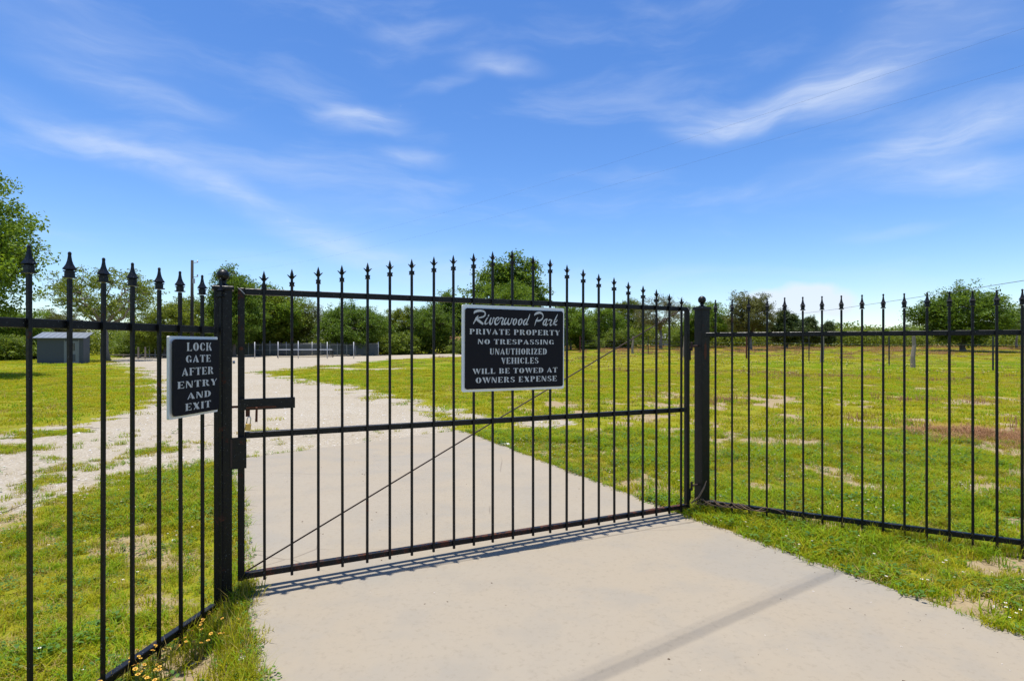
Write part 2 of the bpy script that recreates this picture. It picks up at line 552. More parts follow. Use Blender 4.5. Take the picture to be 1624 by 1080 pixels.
def line_d(px, py, pts):
    d = np.full(np.shape(px), 1e9)
    for (x0, y0), (x1, y1) in zip(pts[:-1], pts[1:]):
        ex, ey = x1 - x0, y1 - y0
        tt = np.clip(((px - x0) * ex + (py - y0) * ey) / (ex * ex + ey * ey), 0, 1)
        d = np.minimum(d, np.hypot(px - x0 - tt * ex, py - y0 - tt * ey))
    return d


def gravel_mask(x, y):
    sd = poly_sd(x, y, GRAVEL)
    dist = np.hypot(x, y)
    w = .35 + .05 * dist
    n = (fbm(x, y, 1.6) - .5) * 2.2 + (fbm(x, y, .5, 2) - .5) * .8
    left = sst(-3.4, -6.0, x) * sst(16, 11, y)          # patchy apron on the left
    m = sst(-w, w * .7, sd + n * (.25 + .03 * dist) + 0)
    patch = sst(.78, .54, fbm(x + 50, y, .9, 4) + .10 * (fbm(x, y + 30, .3, 2) - .5))
    m = m * (1 - left * (1 - patch) * .95)
    wr = line_d(x, y, WINDROW)
    m2 = sst(1.0, .15, wr + (fbm(x, y, .9) - .5) * 1.2) * .66
    tip = sst(3.2, 0, np.hypot((x + 10.5) / 1.6, y - 36) - 1.5) * sst(.40, .60, fbm(x + 9, y, 2.0)) * .75
    return np.clip(np.maximum(np.maximum(m, m2), tip), 0, 1)


def bare_mask(x, y):
    n = fbm(x * 1.1 + 200, y * .9, 1.3, 4)
    right = sst(-1.0, 1.0, x)                    # the lawn east of the drive is patchier
    n2 = fbm(x * 1.1 + 310, y * .9 - 40, .62, 3)
    b = np.maximum(sst(.635, .73, n), sst(.565, .67, n2) * .9 * (.4 + .6 * right)) * (.55 + .45 * right) * sst(34, 13, y)
    big = np.exp(-(((x - 3.95) / .42) ** 2 + ((y - 6.02) / .22) ** 2))
    big2 = np.exp(-(((x - 3.9) / .5) ** 2 + ((y - 8.9) / .35) ** 2)) + np.exp(-(((x - 3.1) / .35) ** 2 + ((y - 8.2) / .5) ** 2))
    nearleft = np.exp(-(((x + 2.6) / .6) ** 2 + ((y - 4.3) / .35) ** 2)) * .6 + np.exp(-(((x + 2.0) / .4) ** 2 + ((y - 3.0) / .2) ** 2)) * .6 + np.exp(-(((x + 1.45) / .35) ** 2 + ((y - 2.95) / .3) ** 2)) * .9 + np.exp(-(((x + 2.3) / .35) ** 2 + ((y - 3.6) / .25) ** 2)) * .7
    nearright = np.exp(-(((x - 2.95) / .22) ** 2 + ((y - 3.45) / .18) ** 2)) * .7
    return np.clip(b + big + big2 * .8 + nearleft + nearright, 0, 1)


def red_mask(x, y):
    a = np.clip(np.exp(-(((x - 8.2) / 1.0) ** 2 + ((y - 9.7) / 1.3) ** 2)) * 1.6, 0, 1) * sst(.25, .5, fbm(x, y, .8, 3) + .15)
    far = sst(48, 85, y) * sst(-16, 4, x) * .95 * sst(.30, .55, fbm(x, y * 3, 6))
    mid = sst(.60, .74, fbm(x + 70, y * 2, 5, 3)) * .28 * sst(-1, 2, x) * sst(9, 13, y)
    return np.clip(np.maximum(np.maximum(a, far), mid), 0, 1)


def height(x, y):
    x = np.asarray(x, float); y = np.asarray(y, float)
    h = 1.18 * sst(34, 112, y) * sst(-16, 18, x)
    und = (fbm(x, y, 1.1, 3) - .5) * .05 + (fbm(x, y, 6, 2) - .5) * .06
    sd = -poly_sd(x, y, SLAB)
    off = sst(.0, .6, sd)
    h = h - .115 * sst(.01, .20, sd) * sst(-.3, -.7, x) * sst(5.6, 4.0, y)      # the verge falls away by the left fence
    return h + und * off * (1 - .7 * sst(-1, 1, poly_sd(x, y, GRAVEL))) - .012


def hgt(x, y): return float(height(np.array([x]), np.array([y]))[0])


def axis(lo, hi, step, end_lo, end_hi, g):
    mid = list(np.arange(lo, hi + 1e-6, step))
    s = step; v = hi; up = []
    while v < end_hi:
        s *= g; v += s; up.append(v)
    s = step; v = lo; dn = []
    while v > end_lo:
        s *= 1.09; v -= s; dn.append(v)
    return np.array(dn[::-1] + mid + up)


gx = axis(-9, 6, .11, -2200, 2200, 1.055)
gy = axis(1.2, 13, .11, -60, 2600, 1.021)
X, Y = np.meshgrid(gx, gy)
Z = height(X, Y)
G = gravel_mask(X, Y)
verts = np.stack([X, Y, Z], -1).reshape(-1, 3)
nx, ny = len(gx), len(gy)
ii, jj = np.meshgrid(np.arange(nx - 1), np.arange(ny - 1))
a = (jj * nx + ii).ravel()
quads = np.stack([a, a + 1, a + nx + 1, a + nx], -1)
attrs = {'gravel': ('POINT', G.ravel()), 'bare': ('POINT', bare_mask(X, Y).ravel()), 'reddish': ('POINT', red_mask(X, Y).ravel())}
slab_in = poly_sd(X, Y, [(x, y) for x, y in SLAB]).ravel()
ground = link('ground', np_mesh('ground', verts, quads, M['ground'], attrs, True))
tag(ground, 'grassy field with bare sandy patches', kind='structure')
# gravel road surface: a sheet a few millimetres above the ground
gq = G.ravel()[quads].min(1) > .52
keep = gq & (slab_in[quads].max(1) < .05)
fq = quads[keep]
used = np.unique(fq); remap = -np.ones(len(verts), int); remap[used] = np.arange(len(used))
gv = verts[used].copy(); gv[:, 2] += .006
road = link('gravel_road', np_mesh('gravel_road', gv, remap[fq], M['ground'], {k: (d, v[used]) for k, (d, v) in attrs.items()}, True))
tag(road, 'pale crushed gravel road and parking area', kind='structure')

# concrete driveway, two slabs with an open joint between
drive = empty('driveway', (0, 0, 0)); tag(drive, 'pale concrete driveway in two slabs', kind='structure')


def subdiv(poly, step=.12, jit=.006, seed=1):
    r = random.Random(seed); out = []
    n = len(poly)
    for i in range(n):
        p = Vector(poly[i]); q = Vector(poly[(i + 1) % n])
        k = max(1, int((q - p).length / step)); nrm = Vector((-(q - p).y, (q - p).x)).normalized()
        for j in range(k):
            out.append(p + (q - p) * j / k + nrm * r.uniform(-jit, jit))
    return out


def slab(name, poly, seed):
    pts = subdiv(poly, .14, .006, seed)
    ctr = sum(pts, Vector((0, 0))) / len(pts)
    mb = MB(); n = len(pts)
    rings = []
    for ins, z in ((0, -.12), (0, .004), (.008, .012)):
        for k, p in enumerate(pts):
            e = (pts[(k + 1) % n] - pts[k - 1]).normalized(); nr = Vector((-e.y, e.x))
            q = p + nr * ins
            rings.append((q.x, q.y, z))
    fs = []
    for r in range(2):
        for i in range(n):
            j = (i + 1) % n
            fs.append((r * n + i, r * n + j, (r + 1) * n + j, (r + 1) * n + i))
    fs.append(tuple(range(2 * n, 3 * n)))
    mb.add(rings, fs)
    return mb.build(name, M['concrete'], drive)


JA, JB = Vector((-1.60, 3.405)), Vector((1.635, 4.90))     # joint line just in front of the gate
jd = (JB - JA).normalized(); jn = Vector((-jd.y, jd.x)) * .003
far_poly = [tuple(JB + jn), (1.525, 5.12), (.469, 7.285), (-.545, 9.43), (-.95, 10.05), (-2.10, 9.0), (-3.5, 7.68), (-3.75, 7.45), (-2.90, 5.95), (-2.10, 4.4), tuple(JA + jn)]
near_poly = [(-.75, 1.5), (-.2, .1), (.3, -3.0), (7.0, -6.0), (5.2, -1.5), (3.7, 1.0), (2.95, 2.45), (2.60, 3.14), (2.21, 3.836), tuple(JB - jn), tuple(JA - jn), (-1.56, 3.36), (-1.17, 2.58)]
slab('slab', far_poly, 3)
slab('slab', near_poly, 4)


# ------------------------------------------------------------------ finial, picket meshes
def fence_finial_mesh():
    mb = MB()
    mb.box((0, 0, .006), (.036, .036, .006)); mb.box((0, 0, .019), (.026, .026, .020)); mb.box((0, 0, .031), (.033, .033, .005))
    s2 = math.sqrt(2)
    prof = [(.008, .0335), (.012, .036), (.0185, .0395), (.0180, .043), (.0135, .052), (.0095, .063), (.0066, .077), (.0050, .092), (.0042, .104)]
    mb.lathe([(r * s2 * .98, z) for r, z in prof], 4, rot0=math.pi / 4)
    mb.lathe([(.003, .100), (.0066, .1025), (.0072, .107), (.0058, .1125), (.002, .1155)], 8)
    return mb.mesh('finial', M['paint'])


def gate_finial_mesh():
    mb = MB()
    mb.box((0, 0, .004), (.031, .031, .005)); mb.box((0, 0, .014), (.027, .027, .015)); mb.box((0, 0, .024), (.031, .031, .005))
    mb.lathe([(.0085, .0265), (.0075, .045), (.0080, .055), (.0115, .066), (.0105, .078), (.0060, .095), (.0012, .112)], 8)
    for s in (-1, 1):
        for ax in (0, 1):
            pts = []
            for (r, z) in ((.004, .050), (.014, .062), (.023, .071), (.029, .074)):
                pts.append((s * r, 0, z) if ax == 0 else (0, s * r, z))
            mb.tube(pts, [.0055, .0048, .0034, .0012], 5)
    return mb.mesh('finial', M['paint'])


FIN_F, FIN_G = fence_finial_mesh(), gate_finial_mesh()
_bars = {}


def bar_mesh(L, w=.016, mat='paint'):
    key = (round(L, 4), w, mat)
    if key not in _bars:
        mb = MB(); mb.box((0, 0, L / 2), (w, w, L), bev=.0015); _bars[key] = mb.mesh('picket', M[mat])
    return _bars[key]


def picket(parent, x, y, z0, z1, fin, mat='paint', tilt=0.0):
    p = link('picket', bar_mesh(z1 - z0, .016, mat), parent, (x, y, z0))
    p.rotation_euler = (random.uniform(-.002, .002), tilt + random.uniform(-.0025, .0025), 0)
    f = link('finial', fin, p, (0, 0, z1 - z0)); f.rotation_euler = (0, 0, random.uniform(-.12, .12))
    return p


def rail(parent, name, x0, x1, z, w=.038, h=.038, y=0.0, mat='paint', zr=None):
    L = x1 - x0
    z2 = z if zr is None else zr
    mb = MB()
    ang = math.atan2(z2 - z, L)
    mt = Matrix.Translation(((x0 + x1) / 2, y, (z + z2) / 2)) @ Matrix.Rotation(math.pi / 2 - ang, 4, 'Y')
    mb.box((0, 0, 0), (h, w, math.hypot(L, z2 - z)), mt, bev=.003)
    return mb.build(name, M[mat], parent)


# ------------------------------------------------------------------ the gate
gate = empty('driveway_gate', (GATE_A.x - GD.y * .02, GATE_A.y + GD.x * .02, 0), GATE_ANG)
tag(gate, 'black iron driveway gate with arched spear pickets and diagonal rod', 'gate')
GL = 3.657
rail(gate, 'top_rail', .02, GL - .02, 1.856, zr=1.848)
rail(gate, 'middle_rail', .02, GL - .02, .968, zr=.938)
rail(gate, 'bottom_rail', .02, GL - .02, .100, mat='paint_rusty', zr=.064)
for (x, z0, z1, mt) in ((0.0, .075, 1.877, 'paint_worn'), (GL, .043, 1.868, 'paint')):
    mb = MB(); mb.box((x, 0, (z0 + z1) / 2), (.038, .038, z1 - z0), bev=.003)
    mb.build('stile', M[mt], gate)
GS = [.131, .291, .452, .605, .767, .921, 1.077, 1.236, 1.391, 1.547, 1.700, 1.870, 2.045, 2.199, 2.352, 2.510, 2.665, 2.823, 2.972, 3.125, 3.276, 3.423, 3.560]
GT = [1.987, 2.009, 2.033, 2.053, 2.080, 2.107, 2.126, 2.155, 2.176, 2.200, 2.225, 2.248, 2.217, 2.202, 2.167, 2.141, 2.111, 2.091, 2.061, 2.036, 2.010, 1.978, 1.949]
for s, zt in zip(GS, GT):
    zb = .065 - .036 * s / GL
    picket(gate, s, -.0275, zb, zt - .112, FIN_G, 'paint_worn' if s < 1.2 else 'paint')
mb = MB(); mb.tube([(.03, .026, .115), (1.8, .028, .975), (GL - .05, .026, 1.84)], .0055, 8)
mb.build('brace_rod', M['rust_dark'], gate, True)
# weld scars at the mitred corners
for (x, z) in ((.0, 1.858), (GL, 1.85)):
    mb = MB(); mb.tube([(x - .018, -.0205, z + .017), (x, -.0215, z + .002), (x + .019, -.0205, z - .019)], [.002, .003, .002], 5)
    mb.build('weld_bead', M['galv'], gate)
# slide-bolt housing, open channel facing down
lb = MB()
lb.box((.143, -.0665, 1.160), (.325, .004, .062)); lb.box((.143, -.050, 1.193), (.325, .037, .004)); lb.box((.143, -.0375, 1.160), (.325, .003, .062))
lb.box((.3045, -.052, 1.160), (.003, .026, .060)); lb.box((.143, -.0525, 1.1295), (.20, .022, .003))
lock_box = lb.build('lock_housing', M['paint'], gate)
mb = MB(); mb.tube([(-.085, -.052, 1.150), (.19, -.052, 1.150)], .0075, 8); mb.tube([(.078, -.052, 1.150), (.084, -.076, 1.140), (.082, -.078, 1.055)], [.007, .007, .0075], 6)
mb.box((.11, -.0705, 1.142), (.17, .004, .012))
mb.build('slide_bolt', M['rust'], lock_box)
mb = MB(); mb.box((.035, -.060, 1.108), (.024, .005, .040)); mb.build('lock_hasp', M['rust'], lock_box)
# rusty bolt hole on the left stile
mb = MB(); mb.lathe([(.010, 0), (.012, .002), (.010, .006), (.004, .008)], 8, (0, 0, 0)); o = mb.build('bolt_head', M['rust'], gate); o.location = (0, -.019, 1.505); o.rotation_euler = (math.pi / 2, 0, 0)
for z in (1.44, .17):
    mb = MB(); mb.box((GL + .024, -.005, z), (.010, .034, .11 if z > 1 else .10), bev=.002); pl = mb.build('hinge_leaf', M['paint'], gate)
    mb = MB(); mb.lathe([(.009, -.02), (.011, -.018), (.011, .055), (.008, .06)], 10, (GL + .045, -.012, z + .05)); mb.tube([(GL + .045, -.012, z + .075), (GL + .115, -.012, z + .075)], .008, 8)
    mb.build('hinge_pin', M['rust_dark'], pl)

# padlock hanging from the hasp
pad = empty('padlock', (0, 0, 0)); tag(pad, 'small brass padlock hanging from the slide bolt of the gate', 'padlock')
pc = Matrix.Translation((GATE_A.x, GATE_A.y, 0)) @ Matrix.Rotation(GATE_ANG, 4, 'Z')
pad.matrix_world = pc @ Matrix.Translation((.033, -.055, 1.005)) @ Matrix.Rotation(.12, 4, 'Y')
mb = MB(); mb.box((0, 0, .021), (.033, .016, .042), bev=.003); mb.build('body', M['brass'], pad)
mb = MB(); mb.tube([(-.010, 0, .040), (-.010, 0, .068), (-.007, 0, .080), (0, .0, .085), (.007, 0, .080), (.010, 0, .068), (.010, 0, .040)], .003, 8)
mb.build('shackle', M['chrome'], pad, True)


# ------------------------------------------------------------------ gate posts
def gate_post(loc, label, top, mat):
    p = empty('gate_post', loc, GATE_ANG); tag(p, label, 'post', 'gate posts')
    mb = MB(); mb.box((0, 0, top / 2 - .15), (.098, .098, top + .30), bev=.004); mb.build('shaft', M[mat], p)
    mb = MB()
    mb.box((0, 0, top + .006), (.120, .120, .022), bev=.003)
    mb.box((0, 0, top + .0195), (.106, .106, .006)); cap = mb.build('cap', M['paint'], p)
    mb = MB(); mb.lathe([(.034, .0225), (.030, .028), (.018, .034), (.014, .040), (.022, .048), (.014, .055)], 16, (0, 0, top))
    mb.build('cap_collar', M['paint'], cap, True)
    mb = MB(); R = .036
    mb.lathe([(max(.001, R * math.sin(math.pi * k / 12)), top + .087 - R * math.cos(math.pi * k / 12)) for k in range(13)], 20)
    mb.build('ball', M['paint'], cap, True)
    return p


LP = GATE_A - GD * .100
RP = GATE_A + GD * (GL + .165)
lp = gate_post((LP.x, LP.y, 0), 'black square gate post with ball cap and rusty latch plate beside lock sign', 1.862, 'paint_worn')
mb = MB(); mb.box((.085, -.053, .872), (.085, .008, .19), bev=.002); mb.build('stop_plate', M['paint_worn'], lp)
mb = MB(); mb.box((.045, -.052, .872), (.010, .014, .17)); mb.build('weld_bead', M['rust_dark'], lp)
mb = MB(); mb.tube([(.052, 0, 1.42), (.066, 0, 1.42)], .009, 8); mb.build('bolt_head', M['galv'], lp)
rp = gate_post((RP.x, RP.y, 0), 'black square gate post with ball cap at the hinge side', 1.850, 'paint_worn')
r = random.Random(3); jag = []
for k in range(18):
    a = 2 * math.pi * k / 18; q = r.uniform(.7, 1.2)
    jag.append((-.008 + .017 * q * math.cos(a), 1.475 + .085 * q * math.sin(a)))
mb = MB(); mb.prism(jag, -.0502, -.0488); mb.build('rust_patch', M['rust'], rp)


# ------------------------------------------------------------------ side fences
def side_fence(origin, direction, name, label, s_list, x0, x1, camside, z0=-.03, zrail=.108):
    ang = math.atan2(direction.y, direction.x)
    f = empty(name, (origin.x - direction.y * .0275, origin.y + direction.x * .0275, 0), ang); tag(f, label, 'fence', 'fence panels beside the gate')
    rail(f, 'top_rail', x0, x1, 1.615, mat='paint')
    rail(f, 'bottom_rail', x0, x1, zrail, mat='paint_worn')
    for s in s_list:
        picket(f, s, camside * .0275, z0, 1.925 - .1155, FIN_F, 'paint_worn' if s < .5 and camside < 0 else 'paint')
    return f


L0 = Vector((-1.738, 3.40)); LD = Vector((.15478, .98795))
lf_s = [-1.156 - .166 * k for k in range(5, 0, -1)] + [-1.156, -.985, -.823, -.658, -.491, -.336, -.167, -.004]
fl = side_fence(L0, LD, 'iron_fence', 'black iron spear fence panel carrying the lock gate sign', lf_s, -2.3, -.035, -1, -.15, -.028)
R0 = Vector((1.717, 5.10)); RD = Vector((.87981, -.47532))
rf_s = [.106 + .1392 * k for k in range(21)]
fr = side_fence(R0, RD, 'iron_fence', 'black iron spear fence panel in front of the open meadow', rf_s, .02, 3.0, 1 * -1)

# ------------------------------------------------------------------ lettering
GAP = .05


def ring(cx, cy, rx, ry, ix, iy, a0, a1, n=12):
    o = [(cx + rx * math.cos(math.radians(a0 + (a1 - a0) * k / n)), cy + ry * math.sin(math.radians(a0 + (a1 - a0) * k / n))) for k in range(n + 1)]
    i = [(cx + ix * math.cos(math.radians(a1 + (a0 - a1) * k / n)), cy + iy * math.sin(math.radians(a1 + (a0 - a1) * k / n))) for k in range(n + 1)]
    return o + i


def beam(x, w=.25, y0=0, y1=1, sb=.06, stp=.06):
    h = .06
    return [(x - sb, y0), (x + w + sb, y0), (x + w + sb, y0 + h), (x + w, y0 + h + .03), (x + w, y1 - h - .03), (x + w + stp, y1 - h), (x + w + stp, y1), (x - stp, y1), (x - stp, y1 - h), (x, y1 - h - .03), (x, y0 + h + .03), (x - sb, y0 + h)]


def arm_top(x0, x1): return [(x0, 1), (x1, 1), (x1, .70), (x1 - .07, .90), (x0, .92)]
def arm_bot(x0, x1): return [(x0, 0), (x0, .08), (x1 - .07, .10), (x1, .32), (x1, 0)]
def flip(poly, w): return [(w - x, y) for x, y in poly]


def vee(x):  # heavy left, thin right
    return [[(x - .06, 1), (x + .26, 1), (x + .48, .12), (x + .42, 0), (x + .36, 0)], [(x + .46, .26), (x + .50, .26), (x + .72, 1), (x + .60, 1)]]


GLY = {
    'I': ([beam(.06)], .37),
    'E': ([beam(.06), arm_top(.42, .74), arm_bot(.42, .76), [(.36, .46), (.52, .46), (.58, .36), (.58, .64), (.52, .54), (.36, .54)]], .80),
    'F': ([beam(.06), arm_top(.42, .74), [(.36, .46), (.52, .46), (.58, .36), (.58, .64), (.52, .54), (.36, .54)]], .78),
    'L': ([beam(.06), arm_bot(.42, .76)], .80),
    'T': ([beam(.28, .25, 0, 1, .06, 0), flip(arm_top(.58, .82), .81), arm_top(.58, .82)], .84),
    'H': ([beam(.06), beam(.66), [(.36, .46), (.61, .46), (.61, .54), (.36, .54)]], 1.0),
    'N': ([[(.0, 1), (.26, 1), (.84, 0), (.58, 0)], [(.04, 0), (.14, 0), (.14, .66), (.04, .84)], [(.72, .34), (.82, .16), (.82, 1), (.72, 1)]], .90),
    'A': ([[(.38, 1), (.48, 1), (.92, 0), (.56, 0)], [(.0, 0), (.14, 0), (.40, .74), (.35, .86)], [(.24, .22), (.46, .22), (.44, .29), (.27, .29)]], .95),
    'V': (vee(.06), .82),
    'W': (vee(.04) + [[(x + .50, y) for x, y in p] for p in vee(.06)][0:1] + [[(x + .52, y) for x, y in p] for p in vee(.04)][1:], 1.30),
    'U': ([[(0, 1), (.36, 1), (.36, .94), (.30, .90), (.30, .25), (.36, .10), (.36, 0), (.22, .03), (.10, .12), (.05, .28), (.05, .90), (0, .94)], [(.60, 1), (.82, 1), (.82, .95), (.75, .92), (.75, .3), (.68, .12), (.56, .02), (.42, 0), (.42, .07), (.56, .10), (.66, .3), (.66, .92), (.60, .95)]], .88),
    'O': ([ring(.44, .5, .44, .5, .14, .44, 95, 265), ring(.44, .5, .44, .5, .14, .44, -85, 85)], .90),
    'C': ([ring(.44, .5, .44, .5, .14, .44, 95, 265), ring(.44, .5, .38, .5, .26, .42, 20, 82, 6), ring(.44, .5, .38, .5, .28, .42, -82, -28, 6)], .84),
    'G': ([ring(.44, .5, .44, .5, .14, .44, 95, 265), ring(.44, .5, .38, .5, .26, .42, 20, 82, 6), [(.56, .42), (.88, .42), (.88, .36), (.82, .34), (.82, .06), (.58, .06), (.58, .34), (.56, .36)]], .92),
    'D': ([beam(.06, .25, 0, 1, .06, .06), ring(.40, .5, .46, .5, .16, .43, -88, 88)], .90),
    'P': ([beam(.06), ring(.40, .73, .38, .27, .12, .20, -88, 88)], .82),
    'B': ([beam(.06), ring(.40, .755, .36, .245, .12, .18, -86, 86), ring(.40, .25, .42, .25, .15, .18, -86, 86)], .86),
    'R': ([beam(.06), ring(.40, .75, .38, .25, .12, .18, -88, 88), [(.42, .44), (.66, .44), (.80, .12), (.90, .08), (.90, 0), (.62, 0)]], .94),
    'S': ([ring(.36, .74, .34, .26, .12, .18, 75, 235), ring(.36, .26, .36, .26, .12, .18, -105, 55), [(.14, .58), (.30, .62), (.62, .42), (.46, .38)], [(.44, .94), (.62, .98), (.62, .70), (.56, .72), (.46, .88)], [(.06, .02), (.20, .05), (.14, .16), (.10, .32), (.04, .32)]], .74),
    'X': ([[(.0, 1), (.34, 1), (.86, 0), (.52, 0)], [(.08, 0), (.18, 0), (.40, .38), (.35, .46)], [(.50, .60), (.55, .52), (.80, 1), (.68, 1)]], .90),
    'Y': ([[(-.02, 1), (.32, 1), (.50, .52), (.54, .48), (.54, 0), (.28, 0), (.28, .46)], [(.55, .62), (.60, .60), (.84, 1), (.72, 1)]], .84),
    'Z': ([[(.46, .88), (.78, 1), (.34, .06), (.02, 0)], [(.04, 1), (.50, 1), (.40, .92), (.14, .90), (.04, .68)], [(.76, 0), (.36, 0), (.46, .09), (.68, .12), (.76, .34)]], .84),
    'K': ([beam(.06), [(.40, .40), (.46, .42), (.82, .96), (.82, 1), (.70, 1)], [(.46, .60), (.62, .66), (.92, .06), (.92, 0), (.64, 0)]], .96),
}


def text_row(parent, txt, x0, x1, zc, h, y, track=.16):
    """stencil capitals fitted between x0 and x1 on the plane y, facing -y"""
    adv = 0; items = []
    for ch in txt:
        if ch == ' ':
            adv += .48; continue
        ps, w = GLY[ch]; items.append((ps, adv)); adv += w + track
    adv -= track
    sx = (x1 - x0) / adv
    for ps, a0 in items:
        mb = MB()
        for k, p in enumerate(ps):
            mb.prism([(x0 + (a0 + x) * sx, zc + (yy - .5) * h) for x, yy in p], y - .0006 - .00004 * (k % 5), y + .0004)
        mb.build('letter', M['letter'], parent)


def catmull(pts, n=6):
    out = []
    P = [pts[0]] + list(pts) + [pts[-1]]
    for i in range(1, len(P) - 2):
        p0, p1, p2, p3 = [np.array(q, float) for q in P[i - 1:i + 3]]
        for k in range(n):
            u = k / n
            out.append(.5 * ((2 * p1) + (-p0 + p2) * u + (2 * p0 - 5 * p1 + 4 * p2 - p3) * u * u + (-p0 + 3 * p1 - 3 * p2 + p3) * u ** 3))
    out.append(np.array(pts[-1], float))
    return out


SCRIPT = [
    [(128, 305, 8), (150, 255, 56), (235, 222, 66), (335, 222, 54), (412, 255, 42), (428, 315, 36), (392, 372, 38), (305, 402, 40), (225, 418, 14)],
    [(242, 348, 12), (195, 425, 58), (152, 500, 32), (108, 578, 20)], [(170, 425, 62), (270, 503, 70), (374, 584, 50)],
    [(495, 400, 24), (435, 500, 36), (430, 575, 44), (490, 560, 14), (545, 500, 8)], [(530, 322, 22), (505, 378, 34)],
    [(592, 402, 26), (556, 500, 40), (560, 582, 48), (615, 550, 24), (655, 405, 24), (700, 460, 8)],
    [(745, 500, 18), (800, 440, 28), (790, 398, 24), (735, 420, 36), (692, 510, 48), (715, 590, 48), (775, 570, 22), (840, 480, 8)],
    [(832, 470, 10), (850, 412, 34), (925, 432, 34), (890, 520, 36), (890, 592, 44), (945, 560, 8)],
    [(1010, 405, 24), (958, 500, 38), (965, 585, 46), (1025, 540, 22), (1078, 420, 22)], [(1080, 420, 22), (1048, 520, 38), (1068, 592, 46), (1130, 545, 22), (1165, 425, 24), (1210, 470, 8)],
    [(1275, 425, 20), (1215, 480, 40), (1205, 575, 42), (1240, 598, 24), (1285, 530, 34), (1290, 450, 34), (1262, 425, 18)],
    [(1435, 425, 20), (1370, 480, 40), (1355, 580, 42), (1390, 602, 24), (1440, 535, 34), (1448, 455, 34), (1420, 428, 18)],
    [(1580, 430, 20), (1515, 490, 40), (1495, 575, 42), (1530, 600, 24), (1585, 520, 18)], [(1680, 292, 14), (1645, 400, 30), (1592, 520, 32), (1588, 590, 38), (1635, 580, 8)],
    [(1808, 340, 8), (1850, 285, 58), (1950, 252, 66), (2035, 280, 46), (2070, 350, 26), (2040, 430, 36), (1960, 480, 48), (1850, 482, 40)], [(1918, 385, 10), (1870, 470, 36), (1845, 535, 24), (1818, 625, 12)],
    [(2195, 425, 22), (2115, 470, 38), (2072, 560, 44), (2098, 604, 36), (2160, 545, 18)], [(2195, 430, 24), (2150, 560, 36), (2160, 620, 38), (2225, 560, 8)],
    [(2235, 500, 10), (2255, 455, 34), (2325, 470, 34), (2288, 550, 32), (2292, 618, 40), (2345, 580, 8)],
    [(2510, 292, 14), (2445, 420, 36), (2368, 598, 26)], [(2490, 440, 18), (2480, 500, 22), (2415, 530, 24), (2440, 600, 42), (2495, 585, 10)],
]


def script_text(parent, W, H, y):
    mb = MB()
    last = {2, 4, 5, 6, 7, 9, 10, 11, 13, 15, 17, 18, 20}
    for k, st in enumerate(SCRIPT):
        c = catmull(st, 6); n = len(c)
        pts = []
        for (x, yy, w) in c:
            yy = yy - .021 * (x - 100)
            pts.append(((x + 162) / 2898 * W, H - (yy - 58) / 18 * .00487, w / 18 * .00487))
        top, bot = [], []
        for i, (px, pz, w) in enumerate(pts):
            a = pts[max(i - 1, 0)]; b = pts[min(i + 1, n - 1)]
            d = Vector((b[0] - a[0], b[1] - a[1])); d = d.normalized() if d.length else Vector((1, 0))
            nv = Vector((-d.y, d.x)) * w * .5
            top.append((px + nv.x, pz + nv.y)); bot.append((px - nv.x, pz - nv.y))
        y0 = y - .0006 - .00005 * (k % 4)
        for i in range(n - 1):
            q = [bot[i], bot[i + 1], top[i + 1], top[i]]
            vs = [(a, y0, b) for a, b in q]
            mb.add(vs, [(0, 1, 2, 3)])
        if k in last:
            mb.build('script_letter', M['letter'], parent); mb = MB()


def rounded(x0, z0, x1, z1, r, n=5):
    out = []
    for (cx, cz, a0) in ((x1 - r, z1 - r, 0), (x0 + r, z1 - r, 90), (x0 + r, z0 + r, 180), (x1 - r, z0 + r, 270)):
        for k in range(n + 1):
            a = math.radians(a0 + 90 * k / n); out.append((cx + r * math.cos(a), cz + r * math.sin(a)))
    return out


# property sign on the gate
sg = empty('property_sign', (0, 0, 0)); tag(sg, 'black private property sign with silver script heading and white rim', 'sign')
sg.matrix_world = pc @ Matrix.Translation((1.443, -.026, 1.183)) @ Matrix.Rotation(math.radians(.25), 4, 'Y')
W, Hh = .868, .636
mb = MB(); mb.prism(rounded(0, 0, W, Hh, .014), -.006, .008); mb.build('backing_board', M['sign_white'], sg)
bx0, bx1, bz0, bz1 = .020, W - .016, .020, Hh - .026
mb = MB(); mb.prism(rounded(bx0, bz0, bx1, bz1, .018), -.018, -.010); face = mb.build('face_board', M['sign_black'], sg)
for (x, z) in ((.06, .06), (W - .06, .06), (.06, Hh - .06), (W - .06, Hh - .06)):
    mb = MB(); mb.tube([(x, -.0101, z), (x, -.0059, z)], .008, 8); mb.build('spacer', M['galv'], sg)
script_text(face, W, Hh, -.018)
bw, bh = bx1 - bx0, bz1 - bz0
for (tx, u0, u1, v, h) in (('PRIVATE PROPERTY', .040, .962, .288, .068), ('NO TRESPASSING', .118, .900, .412, .062), ('UNAUTHORIZED', .235, .822, .535, .078),
                           ('VEHICLES', .348, .732, .652, .078), ('WILL BE TOWED AT', .070, .938, .780, .066), ('OWNERS EXPENSE', .100, .932, .892, .070)):
    text_row(face, tx, bx0 + u0 * bw, bx0 + u1 * bw, bz1 - v * bh, h * bh, -.018)

